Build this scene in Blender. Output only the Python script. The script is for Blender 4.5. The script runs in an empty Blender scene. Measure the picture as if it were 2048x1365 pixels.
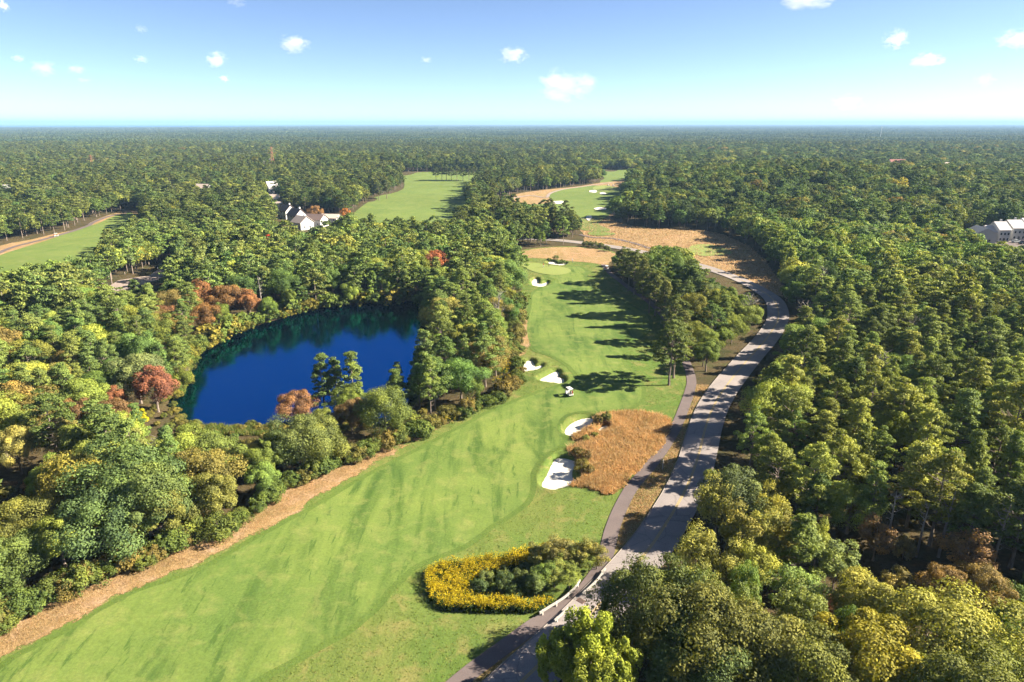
import bpy, bmesh, math, random
import numpy as np
from mathutils import Vector, Matrix
from mathutils.geometry import delaunay_2d_cdt

random.seed(7)
RNG = np.random.default_rng(7)
SC = bpy.context.scene
COL = SC.collection

# ------------------------------------------------------------------ camera, world, sun, exposure
CAM_H = 55.0
FPX = 1365.0                                   # focal length in photograph pixels (2048 wide)
PITCH = math.atan((682.5 - 247.0) / FPX)
cam_d = bpy.data.cameras.new('camera')
cam_d.sensor_width = 36.0
cam_d.lens = 36.0 * FPX / 2048.0
cam_d.clip_start = 0.5
cam_d.clip_end = 200000.0
cam = bpy.data.objects.new('camera', cam_d)
COL.objects.link(cam)
cam.location = (0, 0, CAM_H)
cam.rotation_euler = (math.pi / 2 - PITCH, 0, 0)
SC.camera = cam

SUN_EL, SUN_AZ = 31.0, 4.0                     # azimuth: degrees from +X towards +Y (the sun stands to the right)
world = bpy.data.worlds.new('World')
SC.world = world
world.use_nodes = True
wn = world.node_tree
bg = wn.nodes['Background']
sky = wn.nodes.new('ShaderNodeTexSky')
sky.sky_type = 'NISHITA'
sky.sun_disc = False
sky.sun_elevation = math.radians(SUN_EL)
sky.sun_rotation = math.radians(90.0 - SUN_AZ)
sky.altitude = 60.0
sky.air_density = 0.40
sky.dust_density = 0.16
sky.ozone_density = 1.1
wn.links.new(sky.outputs['Color'], bg.inputs['Color'])
bg.inputs['Strength'].default_value = 0.05

sun_d = bpy.data.lights.new('sun', 'SUN')
sun_d.energy = 5.0
sun_d.angle = math.radians(0.5)
sun_d.color = (1.0, 0.90, 0.74)
sun_o = bpy.data.objects.new('sun', sun_d)
COL.objects.link(sun_o)
_sd = Vector((math.cos(math.radians(SUN_EL)) * math.cos(math.radians(SUN_AZ)),
              math.cos(math.radians(SUN_EL)) * math.sin(math.radians(SUN_AZ)), math.sin(math.radians(SUN_EL))))
sun_o.rotation_euler = _sd.to_track_quat('Z', 'Y').to_euler()

SC.view_settings.view_transform = 'Standard'
SC.view_settings.look = 'None'
SC.view_settings.exposure = 2.2
SC.view_settings.gamma = 1.0
SC.view_settings.use_curve_mapping = False
cy = SC.cycles
cy.max_bounces = 7
cy.diffuse_bounces = 2
cy.glossy_bounces = 2
cy.transmission_bounces = 2
cy.volume_bounces = 6
cy.transparent_max_bounces = 4
cy.caustics_reflective = False
cy.caustics_refractive = False
cy.use_denoising = True
cy.use_adaptive_sampling = True
cy.adaptive_threshold = 0.02
cy.volume_max_steps = 96

# ------------------------------------------------------------------ projection helpers (photograph pixel -> place on the ground)
CP, SP = math.cos(PITCH), math.sin(PITCH)

def ray(px, py):
    u = (px - 1024.0) / FPX
    v = (py - 682.5) / FPX
    return u, CP - v * SP, -SP - v * CP

def flat(px, py, z=0.0):
    dx, dy, dz = ray(px, py)
    t = (z - CAM_H) / dz
    return dx * t, dy * t

def to_px(x, y, z):
    """world -> photograph pixel (numpy ok)"""
    dz = z - CAM_H
    depth = y * CP - dz * SP
    up = y * SP + dz * CP
    return 1024.0 + FPX * x / depth, 682.5 - FPX * up / depth

# ------------------------------------------------------------------ polygon helpers
def inside(poly, pts):
    poly = np.asarray(poly, float); pts = np.asarray(pts, float)
    x, y = pts[:, 0], pts[:, 1]
    res = np.zeros(len(pts), bool)
    bb0, bb1 = poly.min(0), poly.max(0)
    m = (x >= bb0[0]) & (x <= bb1[0]) & (y >= bb0[1]) & (y <= bb1[1])
    idx = np.nonzero(m)[0]
    if len(idx) == 0:
        return res
    xs, ys = x[idx], y[idx]
    r = np.zeros(len(idx), bool)
    n = len(poly)
    for i in range(n):
        x1, y1 = poly[i]; x2, y2 = poly[(i + 1) % n]
        if y1 == y2:
            continue
        c = ((y1 > ys) != (y2 > ys)) & (xs < (x2 - x1) * (ys - y1) / (y2 - y1) + x1)
        r ^= c
    res[idx] = r
    return res

def seg_dist(line, pts, closed=True, limit=None):
    """distance from pts to a polyline; points farther than limit from its box get limit"""
    line = np.asarray(line, float); pts = np.asarray(pts, float)
    out = np.full(len(pts), 1e9 if limit is None else float(limit))
    idx = np.arange(len(pts))
    if limit is not None:
        b0, b1 = line.min(0) - limit, line.max(0) + limit
        idx = np.nonzero((pts[:, 0] > b0[0]) & (pts[:, 0] < b1[0]) & (pts[:, 1] > b0[1]) & (pts[:, 1] < b1[1]))[0]
        if len(idx) == 0:
            return out
    p = pts[idx]
    d = np.full(len(p), 1e9)
    n = len(line)
    for i in range(n if closed else n - 1):
        a = line[i]; b = line[(i + 1) % n]
        ab = b - a
        L = ab @ ab
        if L < 1e-12:
            continue
        t = np.clip(((p - a) @ ab) / L, 0, 1)
        q = p - (a + t[:, None] * ab)
        d = np.minimum(d, np.hypot(q[:, 0], q[:, 1]))
    out[idx] = d if limit is None else np.minimum(d, limit)
    return out

def sdist(poly, pts, limit=60.0):
    d = seg_dist(poly, pts, True, limit)
    ins = inside(poly, pts)
    return np.where(ins, -d, d)

def catmull(pts, sub=5, closed=True):
    P = np.asarray(pts, float); n = len(P); out = []
    rng = range(n) if closed else range(n - 1)
    for i in rng:
        p0 = P[(i - 1) % n] if closed or i > 0 else 2 * P[0] - P[1]
        p1 = P[i]; p2 = P[(i + 1) % n]
        p3 = P[(i + 2) % n] if closed or i + 2 < n else 2 * P[-1] - P[-2]
        for k in range(sub):
            t = k / sub
            out.append(0.5 * ((2 * p1) + (p2 - p0) * t + (2 * p0 - 5 * p1 + 4 * p2 - p3) * t * t
                              + (3 * p1 - p0 - 3 * p2 + p3) * t ** 3))
    if not closed:
        out.append(P[-1])
    return np.array(out)

HILL = [flat(1560, 392) + (9.0, 90.0, 100.0), flat(640, 345) + (6.0, 170.0, 150.0), flat(1800, 380) + (5.0, 130.0, 150.0)]

def roll(x, y):
    """gentle roll of the land, before pond and bunkers"""
    z = 0.45 * np.sin(x / 17.0 + 0.6) * np.sin(y / 23.0 + 1.1) + 0.35 * np.sin(x / 31.0 + y / 19.0) + 0.22 * np.sin(x / 9.0 - y / 13.0)
    z = z * np.clip((2500.0 - y) / 1300.0, 0, 1)
    for hx, hy, a, sx, sy in HILL:
        z = z + a * np.exp(-((x - hx) / sx) ** 2 - ((y - hy) / sy) ** 2)
    return z

def W(px_list, z=None):
    if z is not None: return np.array([flat(a, b, z) for a, b in px_list])
    out = []
    for a, b in px_list:
        zz = 0.0
        for _ in range(6):
            x, y = flat(a, b, zz); zz = float(roll(x, y))
        out.append((x, y))
    return np.array(out)

def smoothstep(a, b, x):
    t = np.clip((x - a) / (b - a), 0, 1)
    return t * t * (3 - 2 * t)

# ------------------------------------------------------------------ outlines traced from the photograph (2048 x 1365 pixels)
WATER_Z = -1.3
POND = catmull(W([(357, 806), (372, 772), (380, 735), (398, 712), (432, 690), (482, 665), (560, 640), (640, 619), (700, 612),
                  (745, 609), (800, 606), (842, 612), (858, 650), (855, 700), (838, 765), (806, 815), (760, 838), (700, 838),
                  (650, 848), (600, 853), (540, 846), (460, 846), (405, 842), (375, 828)], WATER_Z), 4)
COURSE = catmull(W([(-260, 1500), (-60, 1300), (0, 1258), (60, 1213), (130, 1180), (200, 1152), (300, 1115), (360, 1085), (420, 1070),
                    (470, 1048), (530, 1000), (565, 972), (620, 953), (700, 915), (800, 880), (850, 855), (940, 820),
                    (1010, 790), (1026, 760), (1020, 720), (1020, 690), (1030, 640), (1040, 600), (1046, 560), (1036, 524),
                    (1030, 505), (1080, 496), (1160, 494), (1230, 505), (1215, 530), (1235, 556), (1280, 590), (1330, 636),
                    (1350, 680), (1372, 735), (1378, 760), (1378, 790), (1366, 830), (1345, 870), (1310, 920), (1275, 960),
                    (1245, 1010), (1228, 1050), (1215, 1100), (1195, 1145), (1150, 1190), (1080, 1240), (960, 1330), (860, 1410),
                    (700, 1560)]), 4)
FAIRWAY = catmull(W([(-140, 1480), (10, 1335), (80, 1296), (150, 1258), (210, 1220), (280, 1184), (400, 1144), (460, 1112),
                     (510, 1082), (575, 1046), (640, 1012), (740, 952), (860, 890), (940, 848), (985, 824), (1077, 787), (1133, 770),
                     (1156, 754), (1132, 727), (1100, 711), (1072, 702), (1057, 680), (1054, 650), (1062, 618), (1066, 590), (1084, 577), (1106, 570), (1110, 560),
                     (1098, 553), (1120, 540), (1140, 534), (1161, 536), (1172, 547), (1169, 562), (1182, 576), (1220, 592), (1268, 616), (1298, 640),
                     (1288, 668), (1256, 692), (1243, 711), (1246, 730), (1268, 752), (1282, 776), (1281, 798), (1266, 812),
                     (1238, 820), (1180, 823), (1140, 828), (1120, 840), (1115, 860), (1125, 878), (1118, 891), (1098, 906),
                     (1075, 925), (1061, 948), (1062, 970), (1056, 992), (1040, 1014), (1000, 1040), (970, 1060), (930, 1090),
                     (880, 1110), (830, 1130), (790, 1165), (755, 1203), (728, 1232), (690, 1262), (640, 1290), (560, 1332),
                     (490, 1372), (380, 1450), (200, 1560)]), 4)
GREEN = catmull(W([(1041, 529), (1052, 527), (1072, 527), (1095, 531), (1120, 534), (1136, 538), (1142, 543), (1134, 548), (1113, 551),
                   (1088, 549), (1064, 543), (1048, 535)]), 4)
STRAW_STRIP = catmull(W([(-260, 1490), (-60, 1301), (0, 1260), (60, 1215), (130, 1181), (200, 1153), (300, 1116), (360, 1086), (420, 1071),
                         (470, 1049), (530, 1001), (565, 974), (620, 956), (700, 918), (800, 884), (860, 858), (938, 824), (926, 836), (850, 875), (800, 902),
                         (740, 938), (680, 972), (620, 1008), (560, 1044), (492, 1080), (440, 1112), (387, 1137), (316, 1158),
                         (260, 1182), (197, 1214), (137, 1256), (67, 1291), (0, 1322), (-150, 1450)]), 3)
STRAW_WALK = catmull(W([(1021, 735), (1022, 690), (1032, 640), (1040, 605), (1052, 620), (1060, 650), (1062, 690), (1046, 712), (1036, 735), (1034, 765),
                        (1020, 800), (1012, 795), (1026, 765)]), 3)
STRAW_BACK = catmull(W([(1032, 506), (1080, 497), (1160, 495), (1232, 507), (1216, 530), (1180, 527), (1140, 524), (1100, 519),
                        (1060, 517), (1036, 516)]), 3)
O5 = lambda l: [(1000 + a / 4.015, 680 + b / 4.015) for a, b in l]
O8 = lambda l: [(1040 + a / 13.65, 500 + b / 13.65) for a, b in l]
FESCUE = catmull(W(O5([(830, 590), (960, 580), (1100, 580), (1220, 592), (1330, 620), (1385, 660), (1350, 780), (1290, 870), (1210, 960),
                       (1130, 1050), (1050, 1130), (1000, 1195), (930, 1235), (850, 1240), (760, 1205), (620, 1190), (470, 1188),
                       (560, 1150), (650, 1110), (640, 1010), (560, 935), (535, 880), (610, 835), (700, 800), (600, 810), (590, 770), (700, 720),
                       (760, 690), (745, 640), (780, 612)])), 3)
BUNKERS = [
    ('heart-shaped white sand bunker short of the putting green',
     O8([(325, 870), (330, 820), (400, 765), (470, 768), (505, 820), (505, 885), (560, 892), (650, 880), (735, 845), (765, 870), (740, 925),
         (640, 990), (540, 1003), (430, 985), (318, 950), (342, 910)])),
    ('shallow sand bunker behind the putting green, below the dry grass',
     O8([(740, 342), (840, 292), (960, 312), (1020, 355), (1080, 360), (1140, 332), (1240, 335), (1252, 362), (1200, 410), (1080, 422),
         (900, 397), (800, 372)])),
    ('sand bunker with a notched rim beside the bare strip left of the fairway',
     O5([(128, 220), (190, 165), (250, 152), (275, 178), (285, 200), (335, 190), (330, 215), (280, 235), (200, 247), (145, 243)])),
    ('fan-shaped sand bunker left of the golf cart in the fairway',
     O5([(318, 308), (380, 270), (445, 240), (472, 250), (478, 285), (512, 300), (502, 342), (430, 337), (350, 327)])),
    ('oval sand bunker at the upper edge of the golden tall grass',
     O5([(523, 708), (580, 650), (680, 613), (752, 620), (728, 660), (720, 692), (650, 722), (590, 757), (538, 752)])),
    ('tiny sand pocket enclosed by the golden tall grass',
     O5([(785, 727), (810, 690), (850, 670), (872, 690), (857, 722), (810, 737)])),
    ('largest sand bunker, below a dark shrub at the golden grass',
     O5([(338, 1135), (380, 1060), (440, 945), (520, 933), (612, 960), (622, 985), (588, 1020), (582, 1085), (622, 1110), (590, 1142),
         (520, 1167), (430, 1188), (358, 1172)])),
]
BUNKER_POLY = [catmull(W(p), 4) for _, p in BUNKERS]
ROAD_C = catmull(W([(880, 1540), (985, 1425), (1053, 1357), (1130, 1284), (1204, 1208), (1287, 1114), (1323, 1064), (1362, 999), (1386, 946),
                    (1399, 905), (1412, 854), (1430, 809), (1460, 764), (1500, 716), (1532, 680), (1552, 650), (1557, 628), (1549, 604),
                    (1528, 586), (1494, 567), (1450, 549), (1390, 530), (1330, 514), (1290, 506), (1214, 493), (1158, 486), (1090, 480), (1000, 476), (900, 474)]), 6, False)
PATH_C = catmull(W([(800, 1470), (919, 1365), (971, 1324), (1023, 1286), (1075, 1248), (1116, 1223), (1163, 1188), (1188, 1157), (1206, 1128),
                    (1216, 1095), (1224, 1062), (1240, 1020), (1264, 976), (1294, 941), (1319, 909), (1339, 879), (1356, 847), (1371, 809),
                    (1380, 782), (1383, 762), (1376, 735), (1358, 690), (1337, 648), (1306, 611), (1270, 585), (1240, 563), (1219, 546), (1207, 530)]), 5, False)
WETLAND = catmull(W([(846, 1172), (852, 1148), (880, 1132), (930, 1124), (1000, 1116), (1060, 1100), (1130, 1095), (1190, 1104), (1200, 1130),
                     (1180, 1148), (1155, 1166), (1125, 1198), (1080, 1226), (1020, 1228), (940, 1226), (880, 1222), (856, 1202)]), 3)
ROAD_HW, PATH_HW = 2.95, 1.05

def ragged(poly, amp, wl, seed):
    P = []
    n = len(poly)
    for i in range(n):
        a, b = poly[i], poly[(i + 1) % n]
        k = max(1, int(np.hypot(*(b - a)) / 0.8))
        P += [a + (b - a) * j / k for j in range(k)]
    P = np.array(P)
    T = np.roll(P, -1, 0) - np.roll(P, 1, 0); T /= np.maximum(np.hypot(T[:, 0], T[:, 1]), 1e-6)[:, None]
    x, y = P[:, 0], P[:, 1]
    d = (np.sin(x / wl + seed + 1.3 * np.sin(y / wl * 1.7)) + .7 * np.sin(y / wl * 2.3 + seed * 2 + x / wl) + .5 * np.sin(x / wl * 4.1 - y / wl * 3.3)) / 2.2
    return P + np.stack([T[:, 1], -T[:, 0]], 1) * (d * amp)[:, None]
STRAW_STRIP = ragged(STRAW_STRIP, 0.7, 2.2, 1.0); FESCUE = ragged(FESCUE, 0.5, 1.6, 2.0); STRAW_BACK = ragged(STRAW_BACK, 0.8, 2.5, 3.0)
STRAW_WALK = ragged(STRAW_WALK, 0.5, 2.0, 4.0); FAIRWAY = ragged(FAIRWAY, 0.12, 2.0, 5.0)

# the open ground of the farther holes (seen beyond the woods)
FAR_OPEN = {
    'north_rough': [(975, 412), (1000, 400), (1035, 388), (1090, 380), (1150, 374), (1200, 366), (1262, 358), (1262, 374), (1250, 392), (1240, 420), (1222, 440),
                    (1290, 458), (1370, 458), (1440, 468), (1480, 484), (1520, 510), (1560, 560), (1576, 600), (1560, 600), (1500, 566), (1440, 545), (1380, 526), (1300, 506),
                    (1220, 491), (1172, 487), (1166, 470), (1150, 457), (1100, 445), (1040, 434), (985, 426)],
    'middle_rough': [(690, 450), (722, 415), (748, 396), (796, 384), (809, 371), (805, 350), (818, 346), (880, 344), (960, 346), (1000, 352), (960, 364), (950, 372), (948, 386), (935, 398),
                     (938, 440), (900, 478), (800, 486), (700, 478)],
    'west_rough': [(-60, 520), (0, 492), (60, 480), (110, 468), (170, 455), (180, 445), (226, 428), (262, 418), (285, 430), (285, 470), (230, 505), (170, 560), (60, 600), (-60, 620)],
    'distant_rough': [(1010, 346), (1100, 342), (1190, 340), (1260, 340), (1330, 338), (1330, 350), (1265, 358), (1200, 366), (1205, 352), (1100, 350), (1020, 354)],
}
PARKING = W([(196, 588), (236, 562), (300, 552), (336, 528), (352, 536), (330, 556), (300, 566), (250, 582), (218, 596)])
CONDO_LOT = W([(1965, 500), (1990, 482), (2060, 470), (2120, 474), (2120, 520), (2010, 520)])

# ------------------------------------------------------------------ terrain height

def height(pts, bunkers=True):
    p = np.asarray(pts, float)
    x, y = p[:, 0], p[:, 1]
    z = roll(x, y)
    d = sdist(POND, p, 12.0)
    s = smoothstep(5.0, -3.0, d)
    z = z * (1 - s) + (-2.6) * s
    s2 = smoothstep(12.0, 2.0, d)
    z = z - 0.5 * s2 * (1 - s)
    d = sdist(WETLAND, p, 6.0)
    z = z - 0.7 * smoothstep(1.5, -4.0, d)
    if bunkers:
        for poly in BUNKER_POLY:
            d = sdist(poly, p, 3.0)
            z = z - 0.75 * smoothstep(0.75, -0.15, d) + 0.18 * smoothstep(3.0, 1.0, d) * smoothstep(0.3, 0.9, d)
    return z

def hz(x, y, bunkers=True):
    return float(height(np.array([[x, y]]), bunkers)[0])

def on_ground(px, py, extra=0.0):
    """point of the terrain under a photograph pixel"""
    z = 0.0
    for _ in range(6):
        x, y = flat(px, py, z + extra)
        z = hz(x, y)
    return x, y, z

def under_top(px, py, h):
    """foot of a thing of height h whose top shows at a photograph pixel"""
    return on_ground(px, py, h)

def WG(px_list):
    return np.array([on_ground(a, b)[:2] for a, b in px_list])
FAR_OPEN = {k: catmull(WG(v), 3) for k, v in FAR_OPEN.items()}

# ------------------------------------------------------------------ object helpers
def tag(o, label=None, cat=None, group=None, kind=None):
    if label: o['label'] = label
    if cat: o['category'] = cat
    if group: o['group'] = group
    if kind: o['kind'] = kind
    return o

def mesh_np(name, verts, faces, mat=None, attr=None, smooth=False):
    """faces: (n,3) or (n,4) int array"""
    me = bpy.data.meshes.new(name)
    v = np.asarray(verts, np.float32); f = np.asarray(faces, np.int32)
    me.vertices.add(len(v)); me.vertices.foreach_set('co', v.ravel())
    k = f.shape[1]
    me.loops.add(f.size); me.loops.foreach_set('vertex_index', f.ravel())
    me.polygons.add(len(f))
    me.polygons.foreach_set('loop_start', np.arange(0, f.size, k, dtype=np.int32))
    if smooth:
        me.polygons.foreach_set('use_smooth', np.ones(len(f), bool))
    if attr:
        for nm, a in attr.items():
            at = me.attributes.new(nm, 'FLOAT', 'POINT')
            at.data.foreach_set('value', np.asarray(a, np.float32))
    me.update(calc_edges=True)
    me.validate()
    if mat: me.materials.append(mat)
    return me

def link(name, me, parent=None, loc=None):
    o = bpy.data.objects.new(name, me)
    COL.objects.link(o)
    if parent: o.parent = parent
    if loc is not None: o.location = loc
    return o

def empty(name, loc, rz=0.0, label=None, cat=None, group=None):
    o = bpy.data.objects.new(name, None)
    o.empty_display_size = 0.5
    COL.objects.link(o)
    o.location = loc; o.rotation_euler = (0, 0, rz)
    return tag(o, label, cat, group)

class MB:
    """collects simple solids for one part"""
    def __init__(self): self.v = []; self.f = []
    def add(self, vs, fs):
        n = len(self.v); self.v += [tuple(a) for a in vs]; self.f += [tuple(i + n for i in q) for q in fs]; return self
    def box(self, c, s, rz=0.0, taper=1.0):
        cx, cy_, cz = c; sx, sy, sz = s[0] / 2, s[1] / 2, s[2] / 2
        vs = []
        for dz, k in ((-sz, 1.0), (sz, taper)):
            for dx, dy in ((-sx, -sy), (sx, -sy), (sx, sy), (-sx, sy)):
                x, y = dx * k, dy * k
                vs.append((cx + x * math.cos(rz) - y * math.sin(rz), cy_ + x * math.sin(rz) + y * math.cos(rz), cz + dz))
        return self.add(vs, [(3, 2, 1, 0), (4, 5, 6, 7), (0, 1, 5, 4), (1, 2, 6, 5), (2, 3, 7, 6), (3, 0, 4, 7)])
    def tube(self, pts, radii, n=6):
        pts = [Vector(p) for p in pts]
        if not hasattr(radii, '__len__'): radii = [radii] * len(pts)
        vs, fs = [], []
        for i, p in enumerate(pts):
            d = (pts[min(i + 1, len(pts) - 1)] - pts[max(i - 1, 0)])
            if d.length < 1e-6: d = Vector((0, 0, 1))
            d.normalize()
            a = d.orthogonal().normalized() if abs(d.z) < 0.9 else Vector((1, 0, 0)).cross(d).normalized()
            b = d.cross(a)
            for k in range(n):
                t = 2 * math.pi * k / n
                vs.append(p + (a * math.cos(t) + b * math.sin(t)) * radii[i])
        for i in range(len(pts) - 1):
            for k in range(n):
                fs.append((i * n + k, i * n + (k + 1) % n, (i + 1) * n + (k + 1) % n, (i + 1) * n + k))
        fs.append(tuple(range(n - 1, -1, -1))); fs.append(tuple((len(pts) - 1) * n + k for k in range(n)))
        return self.add(vs, fs)
    def prism(self, prof, y0, y1):
        """profile in x,z extruded along y"""
        n = len(prof)
        vs = [(x, y0, z) for x, z in prof] + [(x, y1, z) for x, z in prof]
        fs = [tuple(range(n)), tuple(range(2 * n - 1, n - 1, -1))]
        for i in range(n):
            j = (i + 1) % n
            fs.append((i, i + n, j + n, j))
        return self.add(vs, fs)
    def mesh(self, name, mat, smooth=False, bevel=0.0):
        me = bpy.data.meshes.new(name)
        me.from_pydata(self.v, [], self.f)
        bm = bmesh.new(); bm.from_mesh(me)
        bmesh.ops.recalc_face_normals(bm, faces=bm.faces)
        if bevel > 0:
            bmesh.ops.bevel(bm, geom=list(bm.edges), offset=bevel, segments=2, affect='EDGES', profile=0.5, clamp_overlap=True)
        bm.to_mesh(me); bm.free()
        if smooth:
            for p in me.polygons: p.use_smooth = True
        me.materials.append(mat)
        return me
    def build(self, name, mat, parent=None, smooth=False, bevel=0.0, loc=None):
        return link(name, self.mesh(name, mat, smooth, bevel), parent, loc)

# ------------------------------------------------------------------ materials
MATS = {}
def new_mat(name):
    m = bpy.data.materials.new(name); m.use_nodes = True
    MATS[name] = m
    nt = m.node_tree
    return m, nt, nt.nodes['Principled BSDF']

def N(nt, typ, **kw):
    n = nt.nodes.new(typ)
    for k, v in kw.items(): setattr(n, k, v)
    return n

def plain(name, col, rough=0.7, metal=0.0, spec=0.3):
    m, nt, b = new_mat(name)
    b.inputs['Base Color'].default_value = (*col, 1)
    b.inputs['Roughness'].default_value = rough
    b.inputs['Metallic'].default_value = metal
    b.inputs['Specular IOR Level'].default_value = spec
    return m

def noise(nt, vec, scale, detail=4.0, rough=0.55, dist=0.0):
    n = N(nt, 'ShaderNodeTexNoise')
    n.inputs['Scale'].default_value = scale; n.inputs['Detail'].default_value = detail
    n.inputs['Roughness'].default_value = rough; n.inputs['Distortion'].default_value = dist
    nt.links.new(vec, n.inputs['Vector'])
    return n.outputs['Fac']

def ramp(nt, fac, stops):
    r = N(nt, 'ShaderNodeValToRGB')
    e = r.color_ramp.elements
    while len(e) > 1: e.remove(e[-1])
    e[0].position = stops[0][0]; e[0].color = (*stops[0][1], 1)
    for p, c in stops[1:]:
        q = e.new(p); q.color = (*c, 1)
    nt.links.new(fac, r.inputs['Fac'])
    return r.outputs['Color']

def mixc(nt, fac, a, b, mode='MIX'):
    m = N(nt, 'ShaderNodeMix', data_type='RGBA', blend_type=mode)
    if hasattr(fac, 'is_linked') or hasattr(fac, 'node'): nt.links.new(fac, m.inputs[0])
    else: m.inputs[0].default_value = fac
    for s, v in ((m.inputs[6], a), (m.inputs[7], b)):
        if isinstance(v, tuple): s.default_value = (*v, 1)
        else: nt.links.new(v, s)
    return m.outputs[2]

def position(nt, scale=(1, 1, 1), rot=0.0):
    g = N(nt, 'ShaderNodeNewGeometry')
    mp = N(nt, 'ShaderNodeMapping')
    mp.inputs['Scale'].default_value = scale; mp.inputs['Rotation'].default_value = (0, 0, rot)
    nt.links.new(g.outputs['Position'], mp.inputs['Vector'])
    return mp.outputs['Vector']

def bump(nt, bsdf, fac, strength, dist):
    b = N(nt, 'ShaderNodeBump')
    b.inputs['Strength'].default_value = strength; b.inputs['Distance'].default_value = dist
    nt.links.new(fac, b.inputs['Height']); nt.links.new(b.outputs['Normal'], bsdf.inputs['Normal'])

def turf(name, base, alt, streak, dry, patch, dry_amt=0.5, streak_amt=0.5, streak_rot=0.6, rough_bump=0.4, edged=False):
    base, alt, streak, dry, patch = [tuple(v * 0.70 for v in c) for c in (base, alt, streak, dry, patch)]
    m, nt, b = new_mat(name)
    P = position(nt)
    big = noise(nt, P, 0.05, 3, 0.5, 0.6)
    mid = noise(nt, P, 0.35, 5, 0.6, 0.4)
    fine = noise(nt, P, 3.2, 4, 0.7)
    S = position(nt, (0.20, 0.030, 0.2), streak_rot)
    st = noise(nt, S, 1.0, 5, 0.62, 0.8)
    S2 = position(nt, (0.9, 0.16, 0.5), streak_rot)
    st2 = noise(nt, S2, 1.0, 5, 0.7, 0.5)
    c = mixc(nt, ramp(nt, big, [(0.32, (0, 0, 0)), (0.68, (1, 1, 1))]), base, alt)
    c = mixc(nt, ramp(nt, st, [(0.47, (0, 0, 0)), (0.66, (streak_amt,) * 3)]), c, streak)
    c = mixc(nt, ramp(nt, st2, [(0.57, (0, 0, 0)), (0.66, (streak_amt * 0.85,) * 3)]), c, streak)
    c = mixc(nt, ramp(nt, mid, [(0.50, (0, 0, 0)), (0.75, (dry_amt,) * 3)]), c, dry)
    c = mixc(nt, ramp(nt, mid, [(0.22, (0.5,) * 3), (0.42, (0, 0, 0))]), c, patch)
    c = mixc(nt, 1.0, c, ramp(nt, fine, [(0.25, (0.72,) * 3), (0.75, (1.22,) * 3)]), 'MULTIPLY')
    nt.links.new(c, b.inputs['Base Color'])
    b.inputs['Roughness'].default_value = 0.95
    b.inputs['Specular IOR Level'].default_value = 0.1
    bump(nt, b, fine, rough_bump, 0.12)
    if edged:                                     # the sod thins out into the turf beside it
        ed = N(nt, 'ShaderNodeAttribute', attribute_type='GEOMETRY', attribute_name='ed')
        n2 = noise(nt, P, 0.9, 5, 0.7, 0.5)
        a = N(nt, 'ShaderNodeMath', operation='MULTIPLY_ADD'); a.inputs[1].default_value = 0.34; nt.links.new(ed.outputs['Fac'], a.inputs[0])
        nt.links.new(n2, a.inputs[2])
        al = ramp(nt, a.outputs[0], [(0.56, (0, 0, 0)), (0.68, (1, 1, 1))])
        nt.links.new(al, b.inputs['Alpha'])
    return m

turf('fairway_turf', (0.188, 0.250, 0.054), (0.122, 0.190, 0.040), (0.062, 0.120, 0.022), (0.290, 0.300, 0.090), (0.078, 0.142, 0.028), 0.55, 0.95, 0.80, 0.25)
turf('green_turf', (0.275, 0.320, 0.090), (0.245, 0.300, 0.080), (0.220, 0.280, 0.07), (0.32, 0.33, 0.11), (0.22, 0.28, 0.07), 0.3, 0.2, 0.3, 0.05)
turf('rough_turf', (0.120, 0.190, 0.035), (0.175, 0.205, 0.050), (0.070, 0.130, 0.022), (0.300, 0.240, 0.090), (0.075, 0.130, 0.022), 0.75, 0.45, 0.6, 0.7)
turf('far_turf', (0.185, 0.240, 0.055), (0.140, 0.205, 0.045), (0.10, 0.165, 0.035), (0.27, 0.27, 0.09), (0.12, 0.19, 0.04), 0.5, 0.35, 0.2, 0.3)
turf('straw_turf', (0.420, 0.255, 0.125), (0.340, 0.240, 0.100), (0.230, 0.170, 0.060), (0.500, 0.340, 0.230), (0.180, 0.165, 0.050), 0.8, 0.5, -0.5, 0.9, True)
turf('fescue_ground', (0.330, 0.165, 0.060), (0.270, 0.150, 0.055), (0.200, 0.120, 0.04), (0.400, 0.240, 0.110), (0.170, 0.120, 0.04), 0.6, 0.5, 0.3, 1.0, True)
turf('verge_turf', (0.190, 0.195, 0.050), (0.310, 0.200, 0.080), (0.140, 0.160, 0.04), (0.420, 0.280, 0.150), (0.130, 0.150, 0.035), 0.8, 0.5, -0.5, 0.9)
turf('fringe_turf', (0.125, 0.185, 0.036), (0.105, 0.165, 0.032), (0.070, 0.125, 0.022), (0.150, 0.180, 0.04), (0.07, 0.12, 0.02), 0.4, 0.4, -0.5, 0.6)

def m_floor():
    m, nt, b = new_mat('forest_floor')
    P = position(nt)
    a = noise(nt, P, 0.12, 5, 0.6); f = noise(nt, P, 1.7, 6, 0.7)
    c = ramp(nt, a, [(0.3, (0.035, 0.040, 0.014)), (0.55, (0.075, 0.055, 0.028)), (0.75, (0.050, 0.062, 0.018))])
    c = mixc(nt, 1.0, c, ramp(nt, f, [(0.25, (0.5,) * 3), (0.75, (1.4,) * 3)]), 'MULTIPLY')
    nt.links.new(c, b.inputs['Base Color'])
    b.inputs['Roughness'].default_value = 1.0; b.inputs['Specular IOR Level'].default_value = 0.05
    bump(nt, b, f, 0.8, 0.25)
    return m
m_floor()

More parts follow.
